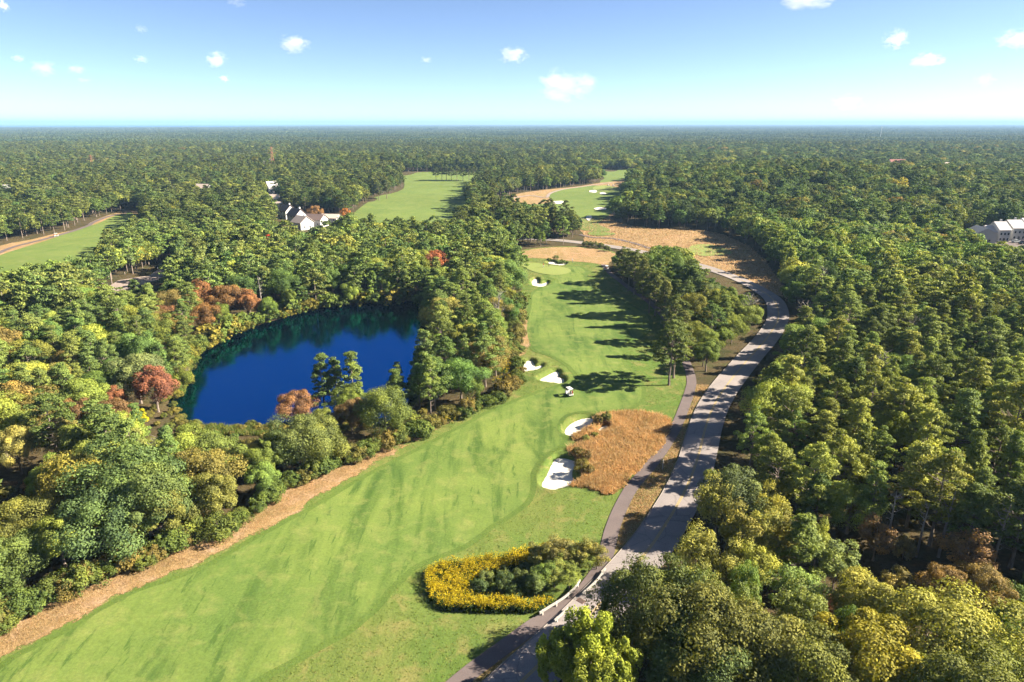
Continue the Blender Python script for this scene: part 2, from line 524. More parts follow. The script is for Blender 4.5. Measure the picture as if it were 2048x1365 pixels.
def m_asphalt(name, c0, c1, crack):
    m, nt, b = new_mat(name)
    P = position(nt)
    a = noise(nt, P, 0.25, 5, 0.6, 0.4); f = noise(nt, P, 9.0, 3, 0.7)
    v = N(nt, 'ShaderNodeTexVoronoi', feature='DISTANCE_TO_EDGE'); v.inputs['Scale'].default_value = 0.22
    w = noise(nt, P, 0.8, 4, 0.6)
    pv = N(nt, 'ShaderNodeVectorMath', operation='ADD'); nt.links.new(P, pv.inputs[0])
    cw = N(nt, 'ShaderNodeCombineXYZ'); nt.links.new(w, cw.inputs[0]); nt.links.new(w, cw.inputs[1])
    nt.links.new(cw.outputs[0], pv.inputs[1]); nt.links.new(pv.outputs[0], v.inputs['Vector'])
    c = ramp(nt, a, [(0.3, c0), (0.7, c1)])
    c = mixc(nt, 1.0, c, ramp(nt, f, [(0.25, (0.8,) * 3), (0.75, (1.2,) * 3)]), 'MULTIPLY')
    c = mixc(nt, ramp(nt, v.outputs['Distance'], [(0.0, (crack,) * 3), (0.018, (0, 0, 0))]), c, (0.05, 0.045, 0.045))
    nt.links.new(c, b.inputs['Base Color'])
    b.inputs['Roughness'].default_value = 0.9; b.inputs['Specular IOR Level'].default_value = 0.2
    bump(nt, b, f, 0.3, 0.02)
    return m
m_asphalt('road_asphalt', (0.190, 0.168, 0.160), (0.245, 0.212, 0.198), 0.35)
m_asphalt('path_asphalt', (0.100, 0.078, 0.074), (0.130, 0.103, 0.096), 0.15)
m_asphalt('lot_asphalt', (0.220, 0.172, 0.150), (0.270, 0.215, 0.185), 0.3)
m_asphalt('berm_asphalt', (0.17, 0.15, 0.135), (0.22, 0.19, 0.17), 0.4)

def m_sand():
    m, nt, b = new_mat('bunker_sand')
    P = position(nt)
    a = noise(nt, P, 0.6, 4, 0.6, 0.6); f = noise(nt, position(nt, (2.5, 9, 1), 0.5), 1.0, 3, 0.6)
    c = ramp(nt, a, [(0.3, (0.52, 0.46, 0.38)), (0.65, (0.62, 0.585, 0.52))])
    nt.links.new(c, b.inputs['Base Color'])
    b.inputs['Roughness'].default_value = 1.0; b.inputs['Specular IOR Level'].default_value = 0.05
    bump(nt, b, f, 0.25, 0.06)
m_sand()

def m_water(name, tint, deep, wave, wscale):
    m, nt, b = new_mat(name)
    out = nt.nodes['Material Output']
    nt.nodes.remove(b)
    g = N(nt, 'ShaderNodeBsdfGlossy'); g.inputs['Roughness'].default_value = 0.09
    g.inputs['Color'].default_value = (*tint, 1)
    d = N(nt, 'ShaderNodeBsdfDiffuse'); d.inputs['Color'].default_value = (*deep, 1)
    mx = N(nt, 'ShaderNodeMixShader'); mx.inputs[0].default_value = 0.80
    nt.links.new(d.outputs[0], mx.inputs[1]); nt.links.new(g.outputs[0], mx.inputs[2])
    nt.links.new(mx.outputs[0], out.inputs['Surface'])
    P = position(nt, (wscale, wscale, wscale))
    bp = N(nt, 'ShaderNodeBump'); bp.inputs['Strength'].default_value = wave; bp.inputs['Distance'].default_value = 0.05
    nt.links.new(noise(nt, P, 1.0, 3, 0.55), bp.inputs['Height'])
    nt.links.new(bp.outputs['Normal'], g.inputs['Normal'])
    return m
m_water('pond_water', (0.018, 0.225, 0.60), (0.0, 0.003, 0.010), 0.40, 0.9)
m_water('sea_water', (0.01, 0.20, 0.42), (0.0, 0.10, 0.21), 0.1, 0.02)

def m_leaf():
    m, nt, b = new_mat('leaf')
    out = nt.nodes['Material Output']
    at = N(nt, 'ShaderNodeAttribute', attribute_type='INSTANCER', attribute_name='tint')
    lv = N(nt, 'ShaderNodeAttribute', attribute_type='GEOMETRY', attribute_name='lv')
    P = position(nt)
    n = noise(nt, P, 0.45, 3, 0.6)
    c = mixc(nt, 1.0, at.outputs['Color'], ramp(nt, n, [(0.3, (0.78, 0.80, 0.85)), (0.7, (1.28, 1.22, 1.05))]), 'MULTIPLY')
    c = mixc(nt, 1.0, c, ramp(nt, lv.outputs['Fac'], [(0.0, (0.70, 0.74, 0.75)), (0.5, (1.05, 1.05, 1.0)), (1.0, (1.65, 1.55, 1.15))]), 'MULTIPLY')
    b.inputs['Roughness'].default_value = 0.75
    b.inputs['Specular IOR Level'].default_value = 0.15
    nt.links.new(c, b.inputs['Base Color'])
    tr = N(nt, 'ShaderNodeBsdfTranslucent')
    nt.links.new(mixc(nt, 1.0, c, (1.25, 1.25, 0.6), 'MULTIPLY'), tr.inputs['Color'])
    mx = N(nt, 'ShaderNodeMixShader'); mx.inputs[0].default_value = 0.24
    nt.links.new(b.outputs[0], mx.inputs[1]); nt.links.new(tr.outputs[0], mx.inputs[2])
    nt.links.new(mx.outputs[0], out.inputs['Surface'])
    return m
LEAF = m_leaf()

def m_bark(name, c0, c1):
    m, nt, b = new_mat(name)
    P = position(nt, (3, 3, 0.7))
    f = noise(nt, P, 1.5, 5, 0.7)
    nt.links.new(ramp(nt, f, [(0.3, c0), (0.7, c1)]), b.inputs['Base Color'])
    b.inputs['Roughness'].default_value = 0.95; b.inputs['Specular IOR Level'].default_value = 0.1
    bump(nt, b, f, 0.7, 0.05)
    return m
BARK = m_bark('bark', (0.11, 0.085, 0.07), (0.27, 0.22, 0.18))
DEADBARK = m_bark('dead_bark', (0.17, 0.145, 0.13), (0.30, 0.27, 0.24))

def m_grass(name, stops):
    """blade colour varied blade by blade (lv)"""
    m, nt, b = new_mat(name)
    lv = N(nt, 'ShaderNodeAttribute', attribute_type='GEOMETRY', attribute_name='lv')
    c = ramp(nt, lv.outputs['Fac'], stops)
    n = noise(nt, position(nt), 0.22, 4, 0.6)
    c = mixc(nt, 1.0, c, ramp(nt, n, [(0.3, (0.72, 0.74, 0.70)), (0.7, (1.2, 1.15, 1.1))]), 'MULTIPLY')
    if name in ('fescue_blade', 'straw_blade'):
        g2 = noise(nt, position(nt), 0.33, 5, 0.65, 0.8)
        c = mixc(nt, ramp(nt, g2, [(0.52, (0, 0, 0)), (0.70, (0.5,) * 3)]), c, (0.50, 0.40, 0.22))
        c = mixc(nt, ramp(nt, g2, [(0.28, (0.6,) * 3), (0.42, (0, 0, 0))]), c, (0.20, 0.20, 0.06))
    nt.links.new(c, b.inputs['Base Color'])
    b.inputs['Roughness'].default_value = 0.8; b.inputs['Specular IOR Level'].default_value = 0.15
    out = nt.nodes['Material Output']
    tr = N(nt, 'ShaderNodeBsdfTranslucent'); nt.links.new(c, tr.inputs['Color'])
    mx = N(nt, 'ShaderNodeMixShader'); mx.inputs[0].default_value = 0.5
    nt.links.new(b.outputs[0], mx.inputs[1]); nt.links.new(tr.outputs[0], mx.inputs[2])
    nt.links.new(mx.outputs[0], out.inputs['Surface'])
    return m
m_grass('fescue_blade', [(0.0, (0.34, 0.19, 0.065)), (0.5, (0.55, 0.33, 0.135)), (0.85, (0.66, 0.47, 0.25)), (1.0, (0.30, 0.27, 0.08))])
m_grass('straw_blade', [(0.0, (0.32, 0.19, 0.09)), (0.5, (0.50, 0.33, 0.17)), (0.85, (0.60, 0.45, 0.28)), (1.0, (0.22, 0.22, 0.07))])
m_grass('rough_blade', [(0.0, (0.06, 0.12, 0.02)), (0.6, (0.16, 0.22, 0.045)), (1.0, (0.32, 0.26, 0.09))])
m_grass('goldenrod', [(0.0, (0.04, 0.08, 0.016)), (0.47, (0.10, 0.13, 0.025)), (0.5, (0.30, 0.22, 0.012)), (0.7, (0.48, 0.37, 0.014)), (1.0, (0.56, 0.46, 0.02))])
plain('white_paint', (0.55, 0.55, 0.54), 0.5)
plain('wall_white', (0.46, 0.455, 0.44), 0.8)
plain('wall_grey', (0.50, 0.49, 0.48), 0.85)
plain('glass_dark', (0.03, 0.035, 0.045), 0.1, 0.0, 0.6)
plain('black_rubber', (0.02, 0.02, 0.02), 0.8)
plain('dark_metal', (0.06, 0.06, 0.06), 0.5, 0.3)
plain('seat_vinyl', (0.62, 0.58, 0.50), 0.6)
plain('bag_black', (0.03, 0.03, 0.035), 0.7)
plain('bag_red', (0.30, 0.03, 0.03), 0.7)
plain('rust', (0.34, 0.16, 0.10), 0.8, 0.2)
plain('grey_wood', (0.46, 0.42, 0.37), 0.9)
plain('rail_wood', (0.29, 0.275, 0.25), 0.85)
plain('yellow_line', (0.34, 0.25, 0.09), 0.8)
plain('white_line', (0.62, 0.60, 0.57), 0.8)
plain('red_cloth', (0.42, 0.05, 0.03), 0.9)
plain('white_cloth', (0.78, 0.77, 0.74), 0.9)
plain('black_cloth', (0.02, 0.02, 0.025), 0.9)
plain('grey_cloth', (0.25, 0.25, 0.26), 0.9)
plain('skin', (0.45, 0.27, 0.19), 0.7)
plain('hair', (0.05, 0.035, 0.025), 0.8)
plain('car_silver', (0.55, 0.60, 0.62), 0.3, 0.4, 0.5)
plain('car_dark', (0.02, 0.025, 0.04), 0.25, 0.2, 0.5)
plain('flag_yellow', (0.75, 0.62, 0.15), 0.8)
plain('tower_grey', (0.30, 0.31, 0.33), 0.6, 0.2)
plain('tank_dark', (0.10, 0.12, 0.15), 0.7)
plain('iron', (0.16, 0.09, 0.07), 0.8, 0.3)

def m_roof(name, c0, c1):
    m, nt, b = new_mat(name)
    P = position(nt)
    f = noise(nt, P, 2.2, 4, 0.7)
    nt.links.new(ramp(nt, f, [(0.3, c0), (0.7, c1)]), b.inputs['Base Color'])
    b.inputs['Roughness'].default_value = 0.9; b.inputs['Specular IOR Level'].default_value = 0.15
m_roof('roof_brown', (0.14, 0.10, 0.09), (0.21, 0.15, 0.13))
m_roof('roof_grey', (0.36, 0.34, 0.34), (0.48, 0.46, 0.45))
m_roof('roof_red', (0.24, 0.10, 0.08), (0.32, 0.15, 0.12))
m_roof('roof_tan', (0.46, 0.37, 0.31), (0.55, 0.45, 0.38))
#SETTING
# ------------------------------------------------------------------ the setting
def resample(poly, step, closed=True):
    P = np.asarray(poly, float); out = []
    n = len(P)
    for i in range(n if closed else n - 1):
        a, b = P[i], P[(i + 1) % n]
        k = max(1, int(math.ceil(np.hypot(*(b - a)) / step)))
        for j in range(k): out.append(a + (b - a) * j / k)
    if not closed: out.append(P[-1])
    return np.array(out)

EDGED = {'straw_turf', 'fescue_ground'}
def sheet(name, poly, off, res, mat, extra=None, clip=None, flat_z=None, kind='structure', label=None, cat=None, group=None):
    B = resample(poly, res)
    keep = [0]
    for i in range(1, len(B)):
        if np.hypot(*(B[i] - B[keep[-1]])) > 0.02: keep.append(i)
    B = B[keep]
    b0, b1 = B.min(0), B.max(0)
    gx, gy = np.meshgrid(np.arange(b0[0], b1[0], res), np.arange(b0[1], b1[1], res))
    G = np.stack([gx.ravel(), gy.ravel()], 1) + RNG.uniform(-0.2, 0.2, (gx.size, 2)) * res
    if extra is not None and len(extra): G = np.concatenate([G, extra])
    sd = sdist(B, G, 10.0)
    G = G[sd < -0.3 * min(res, 1.0)]
    if clip is not None: G = G[(G[:, 1] > clip[0]) & (G[:, 1] < clip[1])]
    P = np.concatenate([B, G])
    nb = len(B)
    vv, ee, ff, *_ = delaunay_2d_cdt([Vector((float(a), float(b))) for a, b in P], [(i, (i + 1) % nb) for i in range(nb)], [], 1, 1e-5)
    V = np.array([(v.x, v.y) for v in vv])
    z = (height(V) if flat_z is None else np.full(len(V), flat_z)) + off
    F = np.array([f for f in ff if len(f) == 3])
    # faces up
    a, b, c = V[F[:, 0]], V[F[:, 1]], V[F[:, 2]]
    cr = (b[:, 0] - a[:, 0]) * (c[:, 1] - a[:, 1]) - (b[:, 1] - a[:, 1]) * (c[:, 0] - a[:, 0])
    F[cr < 0] = F[cr < 0][:, ::-1]
    ed = np.maximum(0, -sdist(B, V, 6.0)) if mat in EDGED else np.zeros(len(V))
    me = mesh_np(name, np.column_stack([V, z]), F, MATS[mat], {'ed': ed}, smooth=True)
    return tag(link(name, me), label, cat, group, kind)

def axis(lo, f0, f1, hi, fine, grow=1.16):
    a = list(np.arange(f0, f1 + 0.1, fine)); s = fine
    x = f1
    while x < hi:
        s *= grow; x += s; a.append(min(x, hi))
    x, s = f0, fine
    while x > lo:
        s *= grow; x -= s; a.insert(0, max(x, lo))
    return np.array(sorted(set(a)))

ax = axis(-40000, -170, 130, 40000, 3.0)
ay = axis(-300, 45, 330, 45000, 3.0)
gx, gy = np.meshgrid(ax, ay)
gp = np.stack([gx.ravel(), gy.ravel()], 1)
gz = height(gp, False) - 1.1 * smoothstep(-1.0, -5.0, sdist(COURSE, gp, 12.0))
for _p in FAR_OPEN.values():
    gz = gz - 1.6 * smoothstep(-1.0, -12.0, sdist(_p, gp, 20.0))
nx_, ny_ = len(ax), len(ay)
ii = (np.arange(ny_ - 1)[:, None] * nx_ + np.arange(nx_ - 1)[None, :]).ravel()
gf = np.stack([ii, ii + 1, ii + 1 + nx_, ii + nx_], 1)
tag(link('ground', mesh_np('ground', np.column_stack([gp, gz]), gf, MATS['forest_floor'], smooth=True)),
    'shaded forest floor of leaf litter under the woods', None, None, 'structure')

def near_bunkers():
    out = []
    for p in BUNKER_POLY:
        b0, b1 = p.min(0) - 3.2, p.max(0) + 3.2
        gx, gy = np.meshgrid(np.arange(b0[0], b1[0], 0.55), np.arange(b0[1], b1[1], 0.55))
        g = np.stack([gx.ravel(), gy.ravel()], 1)
        d = sdist(p, g, 4.0)
        out.append(g[(d < 3.0) & (d > -1.5)] + 0.02)
    return np.concatenate(out)
NB = near_bunkers()
sheet('rough', COURSE, 0.05, 3.0, 'rough_turf', NB, label='mown green rough grass around the fairway')
sheet('fairway', FAIRWAY, 0.11, 3.0, 'fairway_turf', label='pale green mown fairway running up from the lower left')
def offset_band(poly, d0, d1, off, mat, name, label):
    P = resample(poly, 1.5)
    T = np.roll(P, -1, 0) - np.roll(P, 1, 0); T /= np.hypot(T[:, 0], T[:, 1])[:, None]
    nr = np.stack([T[:, 1], -T[:, 0]], 1)
    if inside(poly, P + nr * .3).mean() > .5: nr = -nr
    n = len(P); Q = np.concatenate([P + nr * d0, P + nr * (d0 + d1) / 2, P + nr * d1])
    i = np.arange(n); j = (i + 1) % n
    F = np.concatenate([np.stack([i, j, j + n, i + n], 1), np.stack([i + n, j + n, j + 2 * n, i + 2 * n], 1)])
    return tag(link(name, mesh_np(name, np.column_stack([Q, height(Q) + off]), F, MATS[mat], smooth=True)), label, None, None, 'structure')
offset_band(FAIRWAY, -0.3, 1.0, 0.085, 'fringe_turf', 'fairway_fringe', 'darker green first cut along the fairway edge')
sheet('putting_green', GREEN, 0.17, 2.0, 'green_turf', label='pale yellow-green putting green with two golfers')
sheet('dry_grass_strip', STRAW_STRIP, 0.10, 2.5, 'straw_turf', label='long strip of dry reddish straw grass along the left woods')
sheet('dry_grass_strip', STRAW_WALK, 0.10, 2.5, 'straw_turf', label='bare sandy strip beside the trees left of two bunkers')
sheet('dry_grass_strip', STRAW_BACK, 0.10, 2.5, 'straw_turf', label='band of dry grass between putting green and upper road')
sheet('fescue_patch', FESCUE, 0.09, 1.5, 'fescue_ground', NB, label='ground under the golden tall grass by the sand bunkers')
for (lab, _), poly in zip(BUNKERS, BUNKER_POLY):
    sheet('sand_bunker', poly, 0.16, 0.7, 'bunker_sand', label=lab, cat='bunker', group='sand bunkers of the near hole')
vi = [i for i in range(len(PATH_C)) if 55 < PATH_C[i][1] < flat(1024, 770)[1] and PATH_C[i][1] < 400][: 5 * 18]
_ry = PATH_C[vi[-1]][1]
VERGE = np.concatenate([PATH_C[vi], np.array([p for p in ROAD_C[:90] if 50 < p[1] < _ry + 2])[::-1]])
sheet('road_verge', VERGE, 0.07, 2.5, 'verge_turf', label='narrow grass verge between the cart path and the road')

sheet('north_rough', FAR_OPEN['north_rough'], 0.06, 5.0, 'straw_turf', label='reddish dry grass beyond the road around the farther hole')
sheet('middle_rough', FAR_OPEN['middle_rough'], 0.10, 8.0, 'far_turf', label='green fairway seen past the woods at centre left')
sheet('west_rough', FAR_OPEN['west_rough'], 0.10, 6.0, 'straw_turf', label='dry grass border of the hole at the left edge')
sheet('distant_rough', FAR_OPEN['distant_rough'], 0.10, 10.0, 'far_turf', label='strip of green turf behind the far row of trees')
sheet('far_fairway', catmull(WG([(1000, 428), (1029, 415), (1054, 412), (1087, 408), (1107, 402), (1097, 394), (1102, 385), (1123, 379), (1153, 376), (1189, 372), (1227, 374), (1242, 379),
      (1246, 392), (1238, 412), (1215, 434), (1200, 446), (1200, 452), (1220, 460), (1213, 464), (1170, 462), (1150, 455), (1110, 446), (1050, 436)]), 3), 0.2, 6.0, 'far_turf',
      label='green fairway of the farther hole beyond the road')
sheet('tee_box', catmull(WG([(1376, 501), (1392, 490), (1430, 492), (1466, 506), (1437, 511), (1402, 513)]), 3), 0.2, 4.0, 'green_turf', label='light green tee box in the dry grass right of the road')
sheet('tee_box', catmull(WG([(1176, 467), (1190, 464), (1225, 467), (1229, 470), (1205, 473), (1180, 471)]), 3), 0.3, 4.0, 'far_turf', label='small green tee box below the farther fairway')
sheet('far_fairway', catmull(WG([(-40, 530), (0, 512), (38, 499), (102, 479), (152, 461), (193, 449), (221, 436), (259, 427), (276, 436), (270, 470), (200, 520), (100, 570), (-40, 600)]), 3), 0.2, 6.0, 'far_turf',
      label='pale green fairway at the left edge of the picture')
sheet('far_green', catmull(WG([(1190, 374), (1215, 372), (1236, 377), (1225, 382), (1200, 383), (1186, 379)]), 3), 0.3, 5.0, 'green_turf', label='far putting green near two parked carts')
for lab, cx_, cy_, rx, ry in [('far sand bunker left of the farther green', 1186, 384, 9, 2.6), ('small shaded sand bunker before the farther green', 1206, 388, 7, 2.0),
                              ('crescent sand bunker at the left of the farther fairway', 1116, 406, 12, 3.0), ('sand bunker beside the wood end at the farther fairway', 1178, 437, 6, 5.0),
                              ('sand bunker in tree shade right of the farther fairway', 1201, 419, 12, 2.6), ('sand bunker at the right rim of the farther green', 1242, 379, 6, 2.6)]:
    an = np.linspace(0, 2 * math.pi, 13)[:-1]
    pts = [(cx_ + rx * math.cos(t) * (1 + 0.15 * math.sin(2 * t + cx_)), cy_ + ry * math.sin(t) * (1 + 0.2 * math.sin(3 * t + cx_))) for t in an]
    sheet('sand_bunker', catmull(WG(pts), 2), 0.4, 3.0, 'bunker_sand', label=lab, cat='bunker', group='sand bunkers of the farther hole')

def ribbon(name, C, left, right, off, mat, step=2.0, cols=5, label=None, thick=0.0, kind='structure', lo=0, hi=None):
    C = resample(C, step, False)
    T = np.gradient(C, axis=0); T /= np.hypot(T[:, 0], T[:, 1])[:, None]
    Nn = np.stack([-T[:, 1], T[:, 0]], 1)
    us = np.linspace(left, right, cols)
    P = (C[:, None, :] - Nn[:, None, :] * us[None, :, None]).reshape(-1, 2)   # + is the right-hand side
    z = height(P) + off
    if thick:
        zz = z.reshape(len(C), cols); zz[:, 0] -= thick; zz[:, -1] -= thick; z = zz.ravel()
    n, m_ = len(C), cols
    i = (np.arange(n - 1)[:, None] * m_ + np.arange(m_ - 1)[None, :]).ravel()
    F = np.stack([i, i + 1, i + 1 + m_, i + m_], 1)
    me = mesh_np(name, np.column_stack([P, z]), F, MATS[mat], smooth=not thick)
    return tag(link(name, me), label, None, None, kind)

ribbon('road', ROAD_C, -ROAD_HW, ROAD_HW, 0.20, 'road_asphalt', 2.0, 5, 'two-lane asphalt road curving up beside the right woods')
ribbon('cart_path', PATH_C, -PATH_HW, PATH_HW, 0.14, 'path_asphalt', 1.5, 3, 'narrow brownish cart path between fairway and road')
ribbon('road_line', ROAD_C, -0.17, -0.05, 0.215, 'yellow_line', 2.0, 2, 'yellow line along the left side of the road centre')
ribbon('road_line', ROAD_C, 0.05, 0.17, 0.215, 'yellow_line', 2.0, 2, 'yellow line along the right side of the road centre')
ribbon('kerb', ROAD_C[:100], -ROAD_HW - 0.24, -ROAD_HW - 0.0, 0.27, 'berm_asphalt', 2.0, 4, 'pale asphalt kerb along the left edge of the road', 0.16)
WEST_PATH = catmull(WG([(-30, 518), (0, 506), (38, 492), (102, 476), (150, 462), (178, 452), (186, 446), (216, 434), (250, 428)]), 4, False)
ribbon('cart_path', WEST_PATH, -1.3, 1.3, 0.24, 'path_asphalt', 4.0, 3, 'cart path beside the fairway at the left edge')
NORTH_PATH = catmull(WG([(1160, 470), (1185, 476), (1225, 478), (1262, 486), (1300, 498)]), 4, False)
ribbon('cart_path', NORTH_PATH, -1.1, 1.1, 0.24, 'path_asphalt', 4.0, 3, 'faint cart path through dry grass beyond the road')
NORTH_PATH2 = catmull(WG([(985, 410), (1020, 398), (1060, 392), (1092, 396), (1100, 388), (1130, 379), (1180, 372), (1225, 366)]), 4, False)
ribbon('cart_path', NORTH_PATH2, -1.3, 1.3, 0.26, 'lot_asphalt', 4.0, 3, 'pale cart path along the upper edge of the farther hole')
sheet('parking_lot', PARKING, 0.15, 5.0, 'lot_asphalt', label='pinkish paved drive in a clearing of the left woods')
sheet('parking_lot', CONDO_LOT, 0.15, 6.0, 'path_asphalt', label='car park below the white houses at the right edge')

pw = resample(POND, 3.0)
ctr = pw.mean(0)
d_ = pw - ctr
pw = pw + d_ / np.hypot(d_[:, 0], d_[:, 1])[:, None] * 4.0          # the sheet runs on under the banks
sheet('pond', pw, 0.0, 6.0, 'pond_water', flat_z=WATER_Z, label='deep blue pond among the woods')

SEA = np.array([flat(-300, 256.6), flat(260, 256.4), flat(480, 255.2), flat(700, 252.2), flat(860, 249.4)])
far_l = [(-39000, 43500), (SEA[-1][0] * 1.0, 43500)]
sheet('sea', np.array([tuple(p) for p in SEA] + [far_l[1], far_l[0], (-39000, SEA[0][1])]), 0.6, 3000.0, 'sea_water', flat_z=0.0, label='bright blue sea along the horizon at the left')
sheet('sea', np.array([flat(1400, 248.9), flat(1500, 249.2), flat(1640, 249.1), flat(1720, 248.8), flat(1700, 248.35), flat(1420, 248.4)]), 0.6, 2000.0, 'sea_water', flat_z=0.0, label='thin pale sliver of sea on the horizon at right')
# ------------------------------------------------------------------ tree kinds (one mesh for each part, shared by the copies)
def unit(v):
    return v / np.maximum(np.linalg.norm(v, axis=1), 1e-9)[:, None]

def sphere_dirs(n, rng, zmin=-1.0):
    z = rng.uniform(zmin, 1, n); a = rng.uniform(0, 2 * math.pi, n)
    r = np.sqrt(np.maximum(0, 1 - z * z))
    return np.stack([r * np.cos(a), r * np.sin(a), z], 1)

def cards(C, Nn, size, aspect, rng, up=None):
    n = len(C)
    Nn = unit(Nn)
    t = rng.normal(size=(n, 3)) if up is None else up + 0.35 * rng.normal(size=(n, 3))
    t = unit(t - (t * Nn).sum(1)[:, None] * Nn)
    b = np.cross(Nn, t)
    s = np.asarray(size).reshape(-1, 1) * np.ones((n, 1))
    bend = Nn * s * 0.12
    V = np.stack([C - t * s * 0.5 - bend, C + b * s * aspect * 0.5, C + t * s * 0.5 - bend, C - b * s * aspect * 0.5], 1).reshape(-1, 3)
    F = np.arange(4 * n).reshape(n, 4)
    return V, F

def broad_crown(seed, R, Ht, base, nclump, nleaf, leaf, squash=1.0, lobes=0.38, aspect=0.75, spiky=0.0):
    rng = np.random.default_rng(seed)
    hh = (Ht - base) / 2
    cz = base + hh
    D = []
    for k in range(nclump):                       # spread over the ellipsoid, fewer underneath
        z = 1 - 1.55 * (k + 0.5) / nclump
        a = k * 2.399963 + rng.uniform(-0.5, 0.5)
        r = math.sqrt(max(0, 1 - z * z)); D.append((r * math.cos(a), r * math.sin(a), z))
    D = unit(np.array(D) + 0.16 * rng.normal(size=(nclump, 3)))
    rad = rng.uniform(0.52, 0.95, nclump)
    asym = 1 + 0.18 * np.sin(np.arctan2(D[:, 1], D[:, 0]) * 2 + seed) + 0.10 * np.sin(np.arctan2(D[:, 1], D[:, 0]) * 3 + seed * 2)
    C = D * rad[:, None] * np.array([R, R, hh]) * asym[:, None] + np.array([0, 0, cz])
    rc = R * lobes * rng.uniform(0.48, 1.25, nclump)
    V, F, L, off = [], [], [], 0
    for k in range(nclump):
        d = sphere_dirs(nleaf, rng)
        d = unit(d + 0.55 * D[k] + np.array([0, 0, 0.25]))
        rr = rc[k] * (0.50 + 0.55 * np.sqrt(rng.uniform(0, 1, nleaf)) + 0.10 * np.abs(rng.normal(size=nleaf)))
        sq = np.array([1, 1, 0.8 * squash])
        P = C[k] + d * rr[:, None] * sq
        if spiky: P = P + np.array([0, 0, 1.0]) * (rng.uniform(0, 1, nleaf) ** 2 * spiky * rc[k])[:, None]
        nn = d + np.array([0.10, 0, 0.12]) + 0.42 * rng.normal(size=(nleaf, 3))
        v, f = cards(P, nn, leaf * rng.uniform(0.6, 1.3, nleaf), aspect, rng)
        V.append(v); F.append(f + off); off += len(v)
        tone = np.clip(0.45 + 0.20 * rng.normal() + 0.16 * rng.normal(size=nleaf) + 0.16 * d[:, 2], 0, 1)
        L.append(np.repeat(tone, 4))
    return np.concatenate(V), np.concatenate(F), np.concatenate(L)

def pine_crown(seed, R, Ht, base, levels, ntuft, nneedle, leaf, shape='round', tuft=0.80):
    rng = np.random.default_rng(seed)
    V, F, L, off = [], [], [], 0
    tips = []
    for i in range(levels):
        u = (i + 0.5) / levels
        z = base + (Ht - base) * (u ** 0.92)
        if shape == 'round': r = R * (0.30 + 0.95 * math.sin(math.pi * min(1, (0.18 + 0.80 * u))) ** 0.9) * (1 - 0.55 * u ** 3)
        else: r = R * (1.12 - 0.95 * u) * (0.75 + 0.4 * rng.uniform())
        nb = max(2, int(round(ntuft * (0.45 + 0.55 * r / R))))
        a0 = rng.uniform(0, 6.28)
        for k in range(nb):
            if rng.uniform() < 0.16: continue
            a = a0 + 6.283 * k / nb + rng.normal() * 0.25
            rr = r * rng.uniform(0.5, 1.12)
            tips.append((rr * math.cos(a), rr * math.sin(a), z + rng.normal() * 0.35 + 0.12 * rr, rng.uniform(0.65, 1.15)))
    tips.append((0.1, 0.1, Ht - 0.3, 0.8))
    for (x, y, z, s) in tips:
        n = int(nneedle * s)
        d = sphere_dirs(n, rng, -0.45)
        rad = (0.42 + 0.34 * s) * (0.6 + 0.14 * R) * tuft
        P = np.array([x, y, z]) + d * (rad * (0.35 + 0.75 * np.sqrt(rng.uniform(0, 1, n))))[:, None] * np.array([1.25, 1.25, 0.62])
        out = np.array([x, y, 0.0]); out = out / (np.linalg.norm(out) + 1e-6)
        nn = d * 0.8 + np.array([0, 0, 0.55]) + 0.6 * rng.normal(size=(n, 3))
        v, f = cards(P, nn, leaf * rng.uniform(0.7, 1.3, n), 0.5, rng, up=d + out * 0.4 + np.array([0, 0, 0.5]))
        V.append(v); F.append(f + off); off += len(v)
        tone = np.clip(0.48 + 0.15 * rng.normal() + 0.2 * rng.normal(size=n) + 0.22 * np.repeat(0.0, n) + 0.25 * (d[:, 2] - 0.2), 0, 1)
        L.append(np.repeat(tone, 4))
    return np.concatenate(V), np.concatenate(F), np.concatenate(L), tips

def trunk_mesh(name, Ht, r0, limbs, seed, mat=BARK, lean=0.3, top=0.92):
    rng = random.Random(seed)
    b = MB()
    pts, rad = [], []
    lx, ly = rng.uniform(-lean, lean), rng.uniform(-lean, lean)
    for i in range(6):
        t = i / 5
        pts.append((lx * t * t + rng.uniform(-.06, .06) * (i > 0), ly * t * t + rng.uniform(-.06, .06) * (i > 0), -0.4 + (Ht * top + 0.4) * t))
        rad.append(r0 * (1.25 if i == 0 else 1.0) * (1 - 0.82 * t))
    b.tube(pts, rad, 6)
    for (x, y, z, zr, rr) in limbs:
        t = min(0.95, max(0.05, zr / (Ht * top)))
        p0 = (lx * t * t, ly * t * t, zr)
        mid = (x * 0.5 + p0[0] * 0.5, y * 0.5 + p0[1] * 0.5, zr * 0.55 + z * 0.45 - 0.1)
        b.tube([p0, mid, (x, y, z)], [rr, rr * 0.7, rr * 0.3], 4)
    return b.mesh(name, mat)

PROTO = {}                       # kind -> list of (crown mesh, trunk mesh)
def add_oak(kind, seed, R, Ht, base, nclump, nleaf, leaf, nl=7, r0=0.26, **kw):
    V, F, L = broad_crown(seed, R, Ht, base, nclump, nleaf, leaf, **kw)
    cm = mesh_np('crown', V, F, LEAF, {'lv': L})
    rng = random.Random(seed)
    limbs = []
    for k in range(nl):
        a = 6.283 * k / nl + rng.uniform(-.3, .3); r = R * rng.uniform(.45, .75)
        z = base + (Ht - base) * rng.uniform(.35, .75)
        limbs.append((r * math.cos(a), r * math.sin(a), z, Ht * rng.uniform(.18, .45), r0 * .45))
    PROTO.setdefault(kind, []).append((cm, trunk_mesh('trunk', Ht, r0, limbs, seed)))

